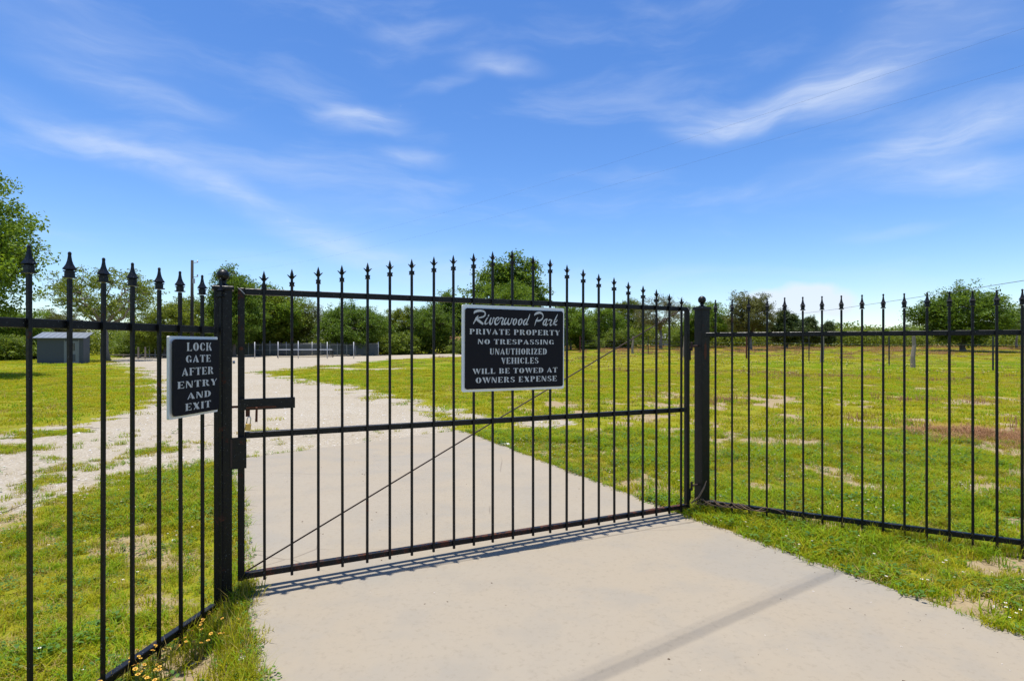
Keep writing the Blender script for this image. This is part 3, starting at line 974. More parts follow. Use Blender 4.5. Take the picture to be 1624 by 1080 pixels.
# lock sign on the left fence (local -y faces the drive)
ls = empty('lock_sign', (0, 0, 0)); tag(ls, 'black lock gate after entry and exit sign on white board', 'sign')
lm = Matrix.Translation((L0.x, L0.y, 0)) @ Matrix.Rotation(math.atan2(LD.y, LD.x), 4, 'Z')
ls.matrix_world = lm @ Matrix.Translation((-.450, -.018, 1.136))
W2, H2 = .378, .437
mb = MB(); mb.prism(rounded(0, 0, W2, H2, .006), -.006, .008); mb.build('backing_board', M['sign_white'], ls)
qx0, qx1, qz0, qz1 = .004, W2 - .014, .016, H2 - .016
mb = MB(); mb.prism(rounded(qx0, qz0, qx1, qz1, .020), -.028, -.020); f2 = mb.build('face_board', M['sign_black'], ls)
for (x, z) in ((.05, .05), (W2 - .05, .05), (.05, H2 - .05), (W2 - .05, H2 - .05)):
    mb = MB(); mb.tube([(x, -.0201, z), (x, -.0059, z)], .007, 8); mb.build('spacer', M['galv'], ls)
qw, qh = qx1 - qx0, qz1 - qz0
for (tx, u0, u1, v, h) in (('LOCK', .27, .82, .100, .112), ('GATE', .25, .80, .262, .098), ('AFTER', .17, .86, .432, .102), ('ENTRY', .08, .94, .600, .090), ('AND', .28, .80, .755, .086), ('EXIT', .24, .80, .900, .094)):
    text_row(f2, tx, qx0 + u0 * qw, qx0 + u1 * qw, qz1 - v * qh, h * qh, -.028)

# ------------------------------------------------------------------ trees
def leaf_quads(cent, nrm_bias, size, r, aspect=.55):
    """rhombic leaves at the given centres"""
    n = len(cent)
    d = r.normal(size=(n, 3)); d /= np.linalg.norm(d, axis=1, keepdims=True)
    nr = r.normal(size=(n, 3)) + np.array([0, 0, nrm_bias]); nr /= np.linalg.norm(nr, axis=1, keepdims=True)
    u = d - nr * (d * nr).sum(1, keepdims=True); u /= np.linalg.norm(u, axis=1, keepdims=True) + 1e-9
    v = np.cross(nr, u)
    s = (size * r.uniform(.6, 1.35, (n, 1)))
    u = u * s * .5; v = v * s * .5 * aspect
    vs = np.stack([cent - u, cent + v * 1.0 - u * .1, cent + u, cent - v - u * .1], 1).reshape(-1, 3)
    fs = np.arange(4 * n).reshape(n, 4)
    return vs, fs


def tree_meshes(seed, h, rx, rz, trunk_r, ncl, per, leaf, clr, mat, bark, fork=.30, lean=0.0, cone=0.0, flat=.6, hollow=.45, limbs=6, lump=.30, bare=0.0):
    r = np.random.default_rng(seed)
    cz = h - rz
    # cluster centres in the crown volume, lumpy outline
    dirs = r.normal(size=(ncl, 3)); dirs /= np.linalg.norm(dirs, axis=1, keepdims=True)
    rad = r.uniform(hollow, 1.0, ncl) ** .6
    ph = r.uniform(0, 6.28, 6)
    lm = 1 + lump * (np.sin(3 * dirs[:, 0] + ph[0]) * np.sin(4 * dirs[:, 1] + ph[1]) + .7 * np.sin(5 * dirs[:, 2] + 3 * dirs[:, 0] + ph[2]) * np.sin(5 * dirs[:, 1] + ph[3]))
    c = dirs * (rad * lm)[:, None]
    c[:, 2] = np.where(c[:, 2] < 0, c[:, 2] * .75, c[:, 2])
    if cone > 0:
        tt = (c[:, 2] + 1) / 2
        k = 1 - cone * np.clip(tt, 0, 1)
        c[:, 0] *= k; c[:, 1] *= k
    c = c * np.array([rx, rx, rz]) + np.array([lean, 0, cz])
    c[:, 2] = cz + (c[:, 2] - cz) * np.where(c[:, 2] > cz, (h - clr * .9 - cz) / (c[:, 2].max() - cz), 1.0)
    c[:, 2] = np.maximum(c[:, 2], .35)
    # trunk and limbs
    mb = MB()
    fz = h * fork
    wob = r.normal(size=(4, 2)) * trunk_r * .5
    tp = [(0, 0, -.15), (wob[0, 0] * .4, wob[0, 1] * .4, fz * .35), (wob[1, 0] + lean * .15, wob[1, 1], fz * .7), (wob[2, 0] + lean * .3, wob[2, 1], fz)]
    mb.tube(tp, [trunk_r * 1.35, trunk_r * 1.0, trunk_r * .85, trunk_r * .72], 8)
    f0 = np.array(tp[-1])
    nodes = [f0]
    for k in range(limbs):
        an = 2 * math.pi * k / limbs + r.uniform(-.4, .4)
        el = r.uniform(.25, 1.0)
        end = np.array([lean + rx * .68 * math.cos(an) * math.cos(el * 1.2), rx * .68 * math.sin(an) * math.cos(el * 1.2), cz + rz * .55 * (el * 1.5 - .45)])
        if cone > 0: end = np.array([lean + r.normal() * .1, r.normal() * .1, fz + (h - fz) * (k + 1) / (limbs + 1)])
        m1 = f0 * .62 + end * .38 + r.normal(size=3) * rx * .07; m2 = f0 * .28 + end * .72 + r.normal(size=3) * rx * .08
        mb.tube([f0 - np.array([0, 0, .1]), m1, m2, end], [trunk_r * .5, trunk_r * .36, trunk_r * .22, trunk_r * .10], 6)
        nodes += [m1, m2, end, (m1 + m2) / 2, (m2 + end) / 2]
    nodes = np.array(nodes)
    for k in range(ncl):
        dd = np.linalg.norm(nodes - c[k], axis=1) + .35 * np.maximum(0, nodes[:, 2] - c[k, 2])
        q = nodes[int(dd.argmin())]
        m = (q + c[k]) / 2 + r.normal(size=3) * clr * .25
        mb.tube([q, m, c[k]], [trunk_r * .13 + .008, trunk_r * .08 + .006, .006], 4, False)
        if bare > 0:
            for _ in range(3):
                e = c[k] + r.normal(size=3) * clr * 1.1 + np.array([0, 0, clr * .3])
                mb.tube([m, (m + e) / 2 + r.normal(size=3) * clr * .15, e], [trunk_r * .05 + .006, .008, .004], 3, False)
    trunk = mb.mesh('trunk', bark, True)
    # leaves, gathered in several sprays per cluster
    sub = 5
    sc = np.repeat(c, sub, 0) + r.normal(size=(ncl * sub, 3)) * clr * np.array([.75, .75, .42])
    cen = np.repeat(sc, per // sub, 0)
    cen = cen + r.normal(size=cen.shape) * clr * .42 * np.array([1, 1, flat])
    tone_c = np.clip(np.repeat(r.uniform(.1, .9, ncl), sub) + r.normal(size=ncl * sub) * .18, 0, 1)
    tone = np.clip(np.repeat(tone_c, per // sub) + r.normal(size=len(cen)) * .12, 0, 1)
    cen[:, 2] = np.maximum(cen[:, 2], .08)
    if bare > 0:
        kp = r.random(len(cen)) > bare; cen = cen[kp]; tone = tone[kp]
    vs, fs = leaf_quads(cen, .9, leaf, r)
    crown = np_mesh('crown', vs, fs, mat, {'tone': ('FACE', tone)})
    return trunk, crown, h


VAR = {
    'big': tree_meshes(1, 10.6, 4.6, 4.6, .30, 420, 200, .175, .58, M['leaf_bright'], M['bark'], .30, limbs=8, lump=.22),
    'liveoak': tree_meshes(2, 8.6, 4.4, 2.75, .30, 180, 90, .170, .46, M['leaf_oak'], M['bark_grey'], .36, limbs=9, flat=.5, hollow=.42, lump=.25),
    'dense': tree_meshes(3, 8.0, 4.2, 3.95, .24, 330, 140, .22, .60, M['leaf_dark'], M['bark'], .20, limbs=7, lump=.24),
    'oak': tree_meshes(4, 8.0, 3.6, 3.7, .22, 300, 130, .21, .56, M['leaf_oak'], M['bark'], .22, limbs=7, lump=.30),
    'bright': tree_meshes(5, 8.0, 3.8, 3.9, .20, 280, 140, .22, .60, M['leaf_bright'], M['bark'], .20, limbs=6, lump=.34),
    'olive': tree_meshes(6, 8.0, 3.2, 3.5, .22, 320, 110, .16, .44, M['leaf_olive'], M['bark_grey'], .22, limbs=9, lump=.16, hollow=.20),
    'bareoak': tree_meshes(7, 8.0, 3.7, 3.0, .22, 190, 80, .16, .50, M['leaf_olive'], M['bark_grey'], .34, limbs=8, lump=.22, hollow=.3, bare=.30),
    'cedar': tree_meshes(8, 6.0, 2.5, 3.0, .16, 260, 140, .18, .40, M['leaf_cedar'], M['bark'], .10, cone=.55, limbs=6, flat=.9, hollow=.30),
    'spire': tree_meshes(9, 9.5, 3.3, 4.6, .20, 300, 140, .22, .56, M['leaf_dark'], M['bark'], .18, cone=.38, limbs=7, lump=.36),
    'bush': tree_meshes(10, 2.6, 2.0, 1.5, .06, 130, 120, .17, .42, M['leaf_wood'], M['bark'], .10, limbs=5, lump=.3),
}


def plant_tree(kind, px, Yd, htop, label, rot, sx=1.0, group=None, name=None, cat='tree'):
    tr, cr, h0 = VAR[kind]
    x = (px - 812) / 900 * Yd
    e = empty(name or ('cedar_tree' if kind == 'cedar' else 'bush' if kind == 'bush' else 'oak_tree'), (x, Yd, hgt(x, Yd)), rot)
    s = htop / h0
    e.scale = (s * sx, s * sx, s)
    tag(e, label, cat, group)
    link('trunk', tr, e); link('crown', cr, e)
    return e


def top(py, Yd, px):     # height above the local ground of something whose top stands at that elevation
    x = (px - 812) / 900 * Yd
    return CAMH + (546 - py) / 900 * Yd - hgt(x, Yd)


TREES = [
    # kind, bearing, distance, top, width factor, turn, label
    ('big', -128, 26, 222, .92, .4, 'tall bright green tree at the left edge above the fence'),
    ('liveoak', 168, 53, 420, 1.05, 1.1, 'spreading live oak with forked grey trunk behind the blue shed'),
    ('olive', 92, 72, 488, 1.2, 2.2, 'low olive tree behind the roof of the blue shed'),
    ('bright', 20, 58, 486, 1.1, .9, 'bright leafy tree low behind the tall left tree'),
    ('oak', 262, 66, 478, 1.1, .3, 'rounded oak right of the spreading live oak'),
    ('oak', 318, 74, 470, .9, 2.4, 'oak behind the wooden utility pole'),
    ('spire', 372, 70, 418, .85, .5, 'tall narrow tree rising behind the left gate post'),
    ('bright', 408, 78, 448, 1.0, 2.0, 'yellow green tree beside the narrow tree behind the gate stile'),
    ('oak', 446, 80, 458, 1.0, 3.0, 'broad oak behind the net of the court'),
    ('bareoak', 487, 82, 478, .8, 1.4, 'thin leaved tree between the broad oak and the dark dense tree'),
    ('dense', 558, 78, 474, 1.05, .2, 'dense dark green tree behind the right end of the court fence'),
    ('dense', 592, 86, 488, .8, 2.1, 'smaller dark tree against the dense tree behind the court'),
    ('oak', 644, 90, 486, .9, 4.1, 'oak between the dark court tree and the property sign'),
    ('dense', 682, 88, 474, .8, 5.0, 'dark oak with exposed trunk left of the red roofed barn'),
    ('spire', 716, 98, 460, 1.1, 1.0, 'tall oak behind the upper left corner of the property sign'),
    ('spire', 812, 68, 400, 1.1, 2.6, 'tallest dark tree rising above the property sign'),
    ('bright', 808, 62, 442, .72, 1.2, 'yellow green tree in front of the tallest dark tree'),
    ('bright', 905, 84, 478, .85, 4.4, 'bright green tree right of the property sign'),
    ('oak', 872, 96, 492, .8, .8, 'dark oak partly hidden by the right edge of the property sign'),
    ('bright', 962, 92, 482, .85, 5.3, 'leafy green tree right of the bright tree by the sign'),
    ('oak', 1000, 98, 474, .7, 3.6, 'pointed green oak left of the half bare oak'),
    ('bareoak', 1048, 84, 466, 1.0, .2, 'half bare brownish oak with upright trunk near the hinge post'),
    ('bright', 1118, 90, 476, .9, 2.9, 'bright green tree behind the hinge side gate post'),
    ('olive', 1190, 80, 459, .92, .6, 'round olive oak right of the hinge post'),
    ('bright', 1150, 100, 500, 1.1, 1.9, 'low bright tree left of the round olive oak'),
    ('cedar', 1248, 86, 492, 1.3, .1, 'broad dark cedar beside the round olive oak'),
    ('cedar', 1284, 90, 502, 1.0, 1.3, 'middle cedar of the dark clump in the meadow'),
    ('cedar', 1313, 92, 509, .9, 2.5, 'rightmost small cedar of the dark clump'),
    ('dense', 1528, 74, 447, 1.12, 1.7, 'large round green oak standing at the right of the meadow'),
    ('olive', 1640, 80, 478, 1.1, 2.3, 'greyish olive tree at the right edge of the meadow'),
    ('bareoak', 1612, 88, 486, .8, 4.0, 'bare twigged tree behind the right edge of the fence'),
]
for (k, px, Yd, ty, sx, rot, lab) in TREES:
    plant_tree(k, px, Yd, top(ty, Yd, px), lab, rot, sx, 'trees around the field')
BUSHES = [(8, 54, 530, 'leafy bush at the far left beside the tall tree'), (44, 60, 524, 'green bush left of the blue shed'), (218, 70, 524, 'green bush between live oak and wooden posts'),
          (246, 74, 518, 'bush behind the wooden rail posts'), (420, 92, 512, 'bush behind the windscreen left of the net'), (628, 84, 526, 'small bush at the right end of the court'),
          (742, 80, 534, 'bush beside the red roofed barn'), (932, 84, 530, 'dark rounded bush below the bright trees'), (986, 88, 520, 'pale bush under the pointed oak'),
          (1092, 92, 520, 'bright bush behind the gate hinge'), (1358, 120, 527, 'bush right of the cedar clump'), (1430, 110, 530, 'bright bush left of the large meadow oak')]
for i, (px, Yd, ty, lab) in enumerate(BUSHES):
    plant_tree('bush', px, Yd, top(ty, Yd, px), lab, i * 1.3, 1.1, 'bushes along the tree line', cat='bush')


# far woodland that reads as one mass
def woodland(name, label, ring_pts, n, hlo, hhi, leaf, per, mat, seed, depth):
    r = np.random.default_rng(seed)
    pts = np.array(ring_pts, float); seg = np.linalg.norm(np.diff(pts, axis=0), axis=1); cum = np.r_[0, np.cumsum(seg)]
    u = r.uniform(0, cum[-1], n); k = np.clip(np.searchsorted(cum, u) - 1, 0, len(seg) - 1)
    f = ((u - cum[k]) / seg[k])[:, None]
    b = pts[k] * (1 - f) + pts[k + 1] * f
    b[:, 1] += r.uniform(0, depth, n)
    hh = hlo + (hhi - hlo) * np.clip(fbm(u, u * 0, 14, 4) * 1.5 - .25, 0, 1)
    zc = hh * r.uniform(.08, 1, n) ** .75
    c = np.stack([b[:, 0], b[:, 1], zc + height(b[:, 0], b[:, 1])], 1)
    cen = np.repeat(c, per, 0) + r.normal(size=(n * per, 3)) * np.array([.9, .7, .55])
    tone = np.clip(np.repeat(r.uniform(0, 1, n), per) * .8 + .2 * r.random(n * per), 0, 1)
    vs, fs = leaf_quads(cen, .8, leaf, r, .7)
    o = link(name, np_mesh(name, vs, fs, mat, {'tone': ('FACE', tone)}))
    tag(o, label, 'woodland', kind='stuff')


woodland('distant_woodland', 'far green woodland behind the court and shed', [(-128, 78), (-95, 84), (-60, 98), (-30, 104), (0, 108), (18, 112)], 3000, 3.6, 7.2, .34, 26, M['leaf_wood'], 21, 6)
woodland('distant_woodland', 'far low green woodland beyond the meadow', [(10, 118), (40, 122), (70, 128), (110, 124), (150, 110)], 3000, 2.4, 5.0, .36, 26, M['leaf_wood'], 22, 8)
woodland('distant_hedge', 'far tree line on the right horizon beyond the fence', [(-20, 210), (60, 230), (130, 240), (230, 220)], 1500, 6, 11.5, .85, 22, M['leaf_wood'], 23, 14)

woodland('undergrowth', 'green undergrowth under the trees behind the court and field', [(-70, 76), (-52, 80), (-30, 84), (-14, 86), (0, 88), (20, 92), (44, 96), (64, 96), (95, 92)], 3400, 1.2, 3.6, .30, 22, M['leaf_oak'], 24, 5)

# ------------------------------------------------------------------ blue-grey shed
M['shed'] = m_plain('shed_blue_grey', (.058, .070, .086), .7, .10, 8)
M['shed_trim'] = m_plain('shed_trim', (.16, .18, .20), .6, .1, 8)
M['shed_roof'] = m_plain('shed_roof_metal', (.20, .225, .255), .45, .08, 5, .3)
M['dark_glass'] = m_plain('dark_window', (.02, .025, .03), .15, .1, 5)
sx_, sy_ = -35.9, 45.5
sh = empty('storage_shed', (sx_, sy_, hgt(sx_, sy_)), math.radians(24)); tag(sh, 'blue grey storage shed with pale metal roof under the oaks', 'shed')
SW, SD, SH = 2.95, 1.9, 1.98
mb = MB(); mb.box((0, 0, SH / 2 - .1), (SW, SD, SH + .2)); wall = mb.build('wall', M['shed'], sh)
for k in range(9):
    mb = MB(); mb.box((0, -SD / 2 - .008, .12 + k * .215), (SW - .02, .015, .20)); mb.build('siding_board', M['shed'], wall)
mb = MB()
prof = [(-SD / 2 - .25, SH + .0), (SD / 2 + .2, SH + .48), (SD / 2 + .2, SH + .53), (-SD / 2 - .25, SH + .05)]
mb.add([(-SW / 2 - .22, y, z) for y, z in prof] + [(SW / 2 + .22, y, z) for y, z in prof], [(0, 1, 2, 3), (7, 6, 5, 4), (0, 4, 5, 1), (1, 5, 6, 2), (2, 6, 7, 3), (3, 7, 4, 0)])
roof = mb.build('roof', M['shed_roof'], sh)
for k in range(9):
    x = -SW / 2 + k * SW / 8
    mb = MB(); mt = Matrix.Translation((x, .0 - .02, SH + .30)) @ Matrix.Rotation(math.atan2(.48, SD + .45), 4, 'X'); mb.box((0, 0, 0), (.03, SD + .44, .025), mt); mb.build('roof_rib', M['shed_roof'], roof)
mb = MB(); mb.add([(-SW / 2 - .003, -SD / 2, SH - .005), (-SW / 2 - .003, SD / 2, SH - .005), (-SW / 2 - .003, SD / 2, SH + .44), (SW / 2 + .003, -SD / 2, SH - .005), (SW / 2 + .003, SD / 2, SH - .005), (SW / 2 + .003, SD / 2, SH + .44)], [(0, 1, 2), (3, 5, 4), (0, 3, 4, 1), (1, 4, 5, 2), (2, 5, 3, 0)])
mb.build('gable', M['shed'], sh)
mb = MB(); mb.box((0.72, -SD / 2 - .035, .88), (.82, .04, 1.80)); dr = mb.build('door', M['shed_trim'], sh)
mb = MB(); mb.box((0.72, -SD / 2 - .062, 1.32), (.42, .012, .62)); mb.build('window', M['dark_glass'], dr)
for k in (-1, 0, 1):
    mb = MB(); mb.box((0.72 + k * .12, -SD / 2 - .073, 1.32), (.02, .008, .62)); mb.build('window_bar', M['shed_trim'], dr)
mb = MB(); mb.box((0.72, -SD / 2 - .062, .46), (.50, .012, .55)); mb.build('lower_panel', M['shed'], dr)
for x in (.27, 1.17):
    mb = MB(); mb.box((x, -SD / 2 - .03, .92), (.08, .03, 1.88)); mb.build('door_trim', M['shed_trim'], sh)

# ------------------------------------------------------------------ court: windscreen fence, net, posts
t = NT('windscreen'); P = t.pos()
tr_ = t.node("ShaderNodeBsdfTransparent"); mx = t.node("ShaderNodeMixShader"); mx.inputs[0].default_value = .22
t.fin(t.mix(t.noise(P, 1.5, 4), (.075, .092, .098), (.110, .128, .132)), .8)
t.l.new(t.p.outputs[0], mx.inputs[1]); t.l.new(tr_.outputs[0], mx.inputs[2]); t.l.new(mx.outputs[0], t.out.inputs[0])
M['screen'] = t.m
M['white_paint'] = m_plain('white_band', (.78, .78, .76), .5, .05)


def at(px, Yd): return ((px - 812) / 900 * Yd, Yd)


cf = empty('court_fence', (at(480, 76)[0], 76, 0)); tag(cf, 'grey windscreen fence on steel posts around the court', 'fence')
cx0 = at(480, 76)[0]
xs = [322, 345, 366, 380, 394, 416, 428, 441, 454, 473, 495, 509, 523, 535, 550, 564, 582, 600]
for i, px in enumerate(xs):
    x = at(px, 76)[0] - cx0
    mb = MB(); mb.tube([(x, 0, -.3), (x, 0, 1.86 + .12 * ((i * 7) % 3 == 0))], .055, 8); mb.build('post', M['galv'], cf, True)
for i in range(len(xs) - 1):
    x0 = at(xs[i], 76)[0] - cx0 + .06; x1 = at(xs[i + 1], 76)[0] - cx0 - .06
    mb = MB(); mb.box(((x0 + x1) / 2, .03, .88), (x1 - x0, .012, 1.52)); mb.build('windscreen_panel', M['screen'], cf)
    mb = MB(); mb.tube([(x0 - .06, -.01, 1.63), (x1 + .06, -.01, 1.63)], .016, 6); mb.build('top_wire', M['galv'], cf)
wf = empty('court_post_row', (at(480, 61)[0], 61, 0)); tag(wf, 'row of tall bare steel posts in front of the court net', 'fence')
wx0 = at(480, 61)[0]
for px in (404, 441, 473, 519, 561, 643):
    x = at(px, 61)[0] - wx0
    if px == 643: continue
    mb = MB(); mb.tube([(x, 0, -.3), (x, 0, 1.78)], .048, 8); mb.build('post', M['galv'], wf, True)
for z in (.9, 1.45):
    mb = MB(); mb.tube([(at(404, 61)[0] - wx0, 0, z), (at(561, 61)[0] - wx0, 0, z)], .006, 4); mb.build('wire', M['galv'], wf)
ne = empty('court_net', (at(484, 66)[0], 66, 0)); tag(ne, 'low court net with white band on dark posts', 'net')
hw = (at(528, 66)[0] - at(440, 66)[0]) / 2
for s in (-1, 1):
    mb = MB(); mb.tube([(s * hw, 0, -.2), (s * hw, 0, .98)], .05, 8); mb.build('post', M['paint'], ne)
mb = MB(); mb.box((0, 0, .91), (2 * hw - .11, .03, .09)); mb.build('band', M['white_paint'], ne)
mb = MB()
for k in range(49): mb.box((-hw + .1 + k * (2 * hw - .2) / 48, 0, .45), (.012, .008, .82))
for k in range(7): mb.box((0, .006, .08 + k * .125), (2 * hw - .12, .004, .012))
o = mb.build('net_cords', M['rust_dark'], ne); o["kind"] = "stuff"
mb = MB(); mb.box((0, 0, .03), (2 * hw - .11, .03, .03)); mb.build('bottom_band', M['paint'], ne)

# low rail and frames left of the court
M['wood'] = m_plain('weathered_wood', (.26, .21, .165), .9, .3, 14, 0, .4)
lr = empty('low_rail_fence', (at(240, 64)[0], 64, 0)); tag(lr, 'low weathered rail fence along the far gravel edge', 'fence')
lx = at(240, 64)[0]
for px in (168, 196, 222, 250, 278, 306, 334):
    x = at(px, 64)[0] - lx; mb = MB(); mb.box((x, 0, .14), (.12, .12, .60), bev=.01); mb.build('post', M['wood'], lr)
for a, b in ((168, 222), (222, 278), (278, 334)):
    mb = MB(); mb.box(((at(a, 64)[0] + at(b, 64)[0]) / 2 - lx, -.08, .34), ((b - a) / 900 * 64 - .01, .04, .14)); mb.build('rail', M['wood'], lr)
for px, lab in ((219, 'left wooden stump post beside the gravel lot'), (230, 'right wooden stump post beside the gravel lot')):
    x, y = at(px, 60); mb = MB(); mb.tube([(x, y, -.3), (x + .03, y, .5), (x + .02, y, 1.25)], [.09, .085, .08], 8); o = mb.build('wooden_post', M['wood'])
    tag(o, lab, 'post', 'wooden posts by the gravel lot')
sf = empty('steel_frame', (at(250, 68)[0], 68, 0)); tag(sf, 'tall thin steel frame behind the lock sign', 'frame')
fx0 = at(250, 68)[0]
for px in (237, 246, 264):
    x = at(px, 68)[0] - fx0; mb = MB(); mb.tube([(x, 0, -.2), (x, 0, 2.3)], .045, 6); mb.build('post', M['galv'], sf)
mb = MB(); mb.tube([(at(232, 68)[0] - fx0, 0, 2.3), (at(300, 68)[0] - fx0, 0, 2.3)], .05, 6); mb.build('beam', M['galv'], sf)

# red roofed barn glimpsed left of the sign, pale roof far behind the half bare oak
M['red_roof'] = m_plain('rust_red_roof', (.30, .085, .055), .7, .2, 4)
M['barn'] = m_plain('barn_grey', (.30, .31, .32), .7, .12, 4)


def small_barn(px, Yd, w, d, hw_, hr, rot, label, roofmat, door=True):
    x, y = at(px, Yd)
    b = empty('barn', (x, y, hgt(x, y)), rot); tag(b, label, 'barn')
    mb = MB(); mb.box((0, 0, hw_ / 2), (w, d, hw_)); wl_ = mb.build('wall', M['barn'], b)
    for k in range(int(w / .5)):
        mb = MB(); mb.box((-w / 2 + .25 + k * .5, -d / 2 - .012, hw_ / 2), (.46, .02, hw_ - .02)); mb.build('wall_panel', M['barn'], wl_)
    mb = MB(); e = .3
    pr = [(-d / 2 - e, hw_ - .12), (0, hr), (d / 2 + e, hw_ - .12), (d / 2 + e, hw_ - .02), (0, hr + .1), (-d / 2 - e, hw_ - .02)]
    n = len(pr)
    mb.add([(-w / 2 - e, a_, b_) for a_, b_ in pr] + [(w / 2 + e, a_, b_) for a_, b_ in pr], [tuple(range(n)), tuple(reversed(range(n, 2 * n)))] + [(i, n + i, n + (i + 1) % n, (i + 1) % n) for i in range(n)])
    mb.build('roof', roofmat, b)
    mb = MB(); mb.add([(s * (w / 2 - .01), yy, zz) for s in (-1, 1) for yy, zz in ((-d / 2, hw_), (d / 2, hw_), (0, hr - .02))], [(0, 1, 2), (3, 5, 4), (0, 2, 5, 3), (1, 4, 5, 2), (0, 3, 4, 1)]); mb.build('gable', M['barn'], b)
    if door:
        mb = MB(); mb.box((-w * .2, -d / 2 - .04, .95), (.9, .04, 1.9)); mb.build('door', M['wood'], b)
    return b


small_barn(738, 92, 4.4, 3.2, 1.75, 2.55, .1, 'small grey barn with rust red roof left behind the property sign', M['red_roof'])
small_barn(1052, 112, 3.4, 3.0, 1.5, 2.3, .3, 'tiny pale roofed barn far behind the half bare oak', M['galv'], False)

# ------------------------------------------------------------------ utility pole and wires
M['pole_wood'] = m_plain('creosoted_pole', (.018, .016, .014), .9, .3, 10, 0, .3)
M['cable'] = m_plain('grey_cable', (.16, .16, .165), .6, .1)
ux, uy = at(304.5, 60)
up = empty('utility_pole', (ux, uy, 0)); tag(up, 'tall dark wooden utility pole left of the gate post', 'utility pole')
mb = MB(); mb.tube([(0, 0, -.5), (0, 0, 5), (.02, 0, 10.4)], [.19, .165, .14], 10); mb.build('pole', M['pole_wood'], up, True)
for z in (10.15, 8.65):
    mb = MB(); mb.tube([(.12, 0, z - .05), (.55, 0, z + .02)], .03, 6); br = mb.build('bracket', M['galv'], up)
    mb = MB(); mb.lathe([(.03, 0), (.09, .03), (.05, .08), (.10, .11), (.05, .16), (.08, .19), (.03, .24)], 8, (.58, 0, z)); mb.build('insulator', M['galv'], br)
mb = MB(); mb.box((.22, -.05, 8.2), (.16, .2, .5)); mb.build('transformer_bracket', M['galv'], up)


def wire(name, A, B, sag, rad, label, group=None):
    A, B = Vector(A), Vector(B); pts = []
    for k in range(25):
        u = k / 24; p = A.lerp(B, u); p.z -= sag * 4 * u * (1 - u); pts.append(p)
    mb = MB(); mb.tube(pts, rad, 5); o = mb.build(name, M['cable'])
    tag(o, label, 'wire', group)


wire('power_line', (ux + .58, uy, 10.4), (15.2, 7.2, 8.50), 1.45, .0015, 'upper thin power line crossing the sky from the utility pole', 'power lines')
wire('power_line', (ux + .58, uy, 8.9), (15.2, 7.2, 7.70), 1.2, .0015, 'lower thin power line crossing the sky from the utility pole', 'power lines')
wire('power_line', (57.5, 128, 7.6), (31.5, 22, 5.9), .35, .022, 'sloping power line above the large meadow oak', 'power lines')
# roadside service cables overhead: their shadow lies across the driveway
zc = 8.6; ox, oy = SUN_DIR.x / SUN_DIR.z * zc, SUN_DIR.y / SUN_DIR.z * zc
for k, (off, rad) in enumerate(((0, .0095), (.055, .004))):
    A = (2.19 + 1.793 * 7 + ox - off * .55, 3.79 + 1.2 * 7 + oy + off * .8, zc); B = (2.19 - 1.793 * 6 + ox - off * .55, 3.79 - 1.2 * 6 + oy + off * .8, zc)
    wire('service_cable', A, B, .0, rad, ['thick overhead service cable casting the soft line across the driveway', 'thin overhead service cable beside the thick one above the driveway'][k], 'service cables')

# ------------------------------------------------------------------ wire fence across the meadow
M['tpost'] = m_plain('green_black_tpost', (.028, .030, .026), .7, .3, 30)
M['tpost_red'] = m_plain('rusted_red_post', (.115, .030, .020), .8, .3, 30)
wfence = empty('wire_fence', (26, 45, 0)); tag(wfence, 'sparse wire fence on steel and cedar posts across the meadow', 'fence')
posts = [(920, 74, 'r'), (1003, 66, 'w'), (1028, 63, 't'), (1085, 57, 'w'), (1184, 53, 'r'), (1283, 48, 't'), (1303.5, 46, 'w'), (1410, 40, 't'), (1448, 37, 'w'), (1575, 32.5, 't'), (1720, 28, 'w')]
line = []
for i, (px, Yd, k) in enumerate(posts):
    x, y = at(px, Yd); z = hgt(x, y); line.append((x, y, z))
    X0, Y0 = x - 26, y - 45
    ph = top(533, Yd, px)
    if k == 'w':
        r = random.Random(i); mb = MB()
        mb.tube([(X0, Y0, z - .3), (X0 + r.uniform(-.02, .05), Y0, z + ph * .35), (X0 + r.uniform(.02, .08), Y0, z + ph * .7), (X0 + r.uniform(.03, .1), Y0, z + ph)], [.16, .135, .12, .10], 7)
        mb.build('cedar_post', M['wood'], wfence)
    else:
        mb = MB(); mb.box((X0, Y0, z + ph / 2 - .15), (.14 if k == 'r' else .085, .03, ph + .3)); mb.box((X0, Y0 + .036, z + ph / 2 - .15), (.03, .042, ph + .3))
        mb.build('steel_post', M['tpost_red' if k == 'r' else 'tpost'], wfence)
for hz in (.45, .8, 1.15, 1.5):
    mb = MB()
    mb.tube([(x - 26, y - 45, z + hz) for x, y, z in line], .0045, 4, False)
    mb.build('wire', M['galv'], wfence)

# ------------------------------------------------------------------ grass, flowers, stones
PROTO = bpy.data.collections.new("scatter_prototypes")      # not linked to the scene


def proto(name, me):
    o = bpy.data.objects.new(name, me); return o


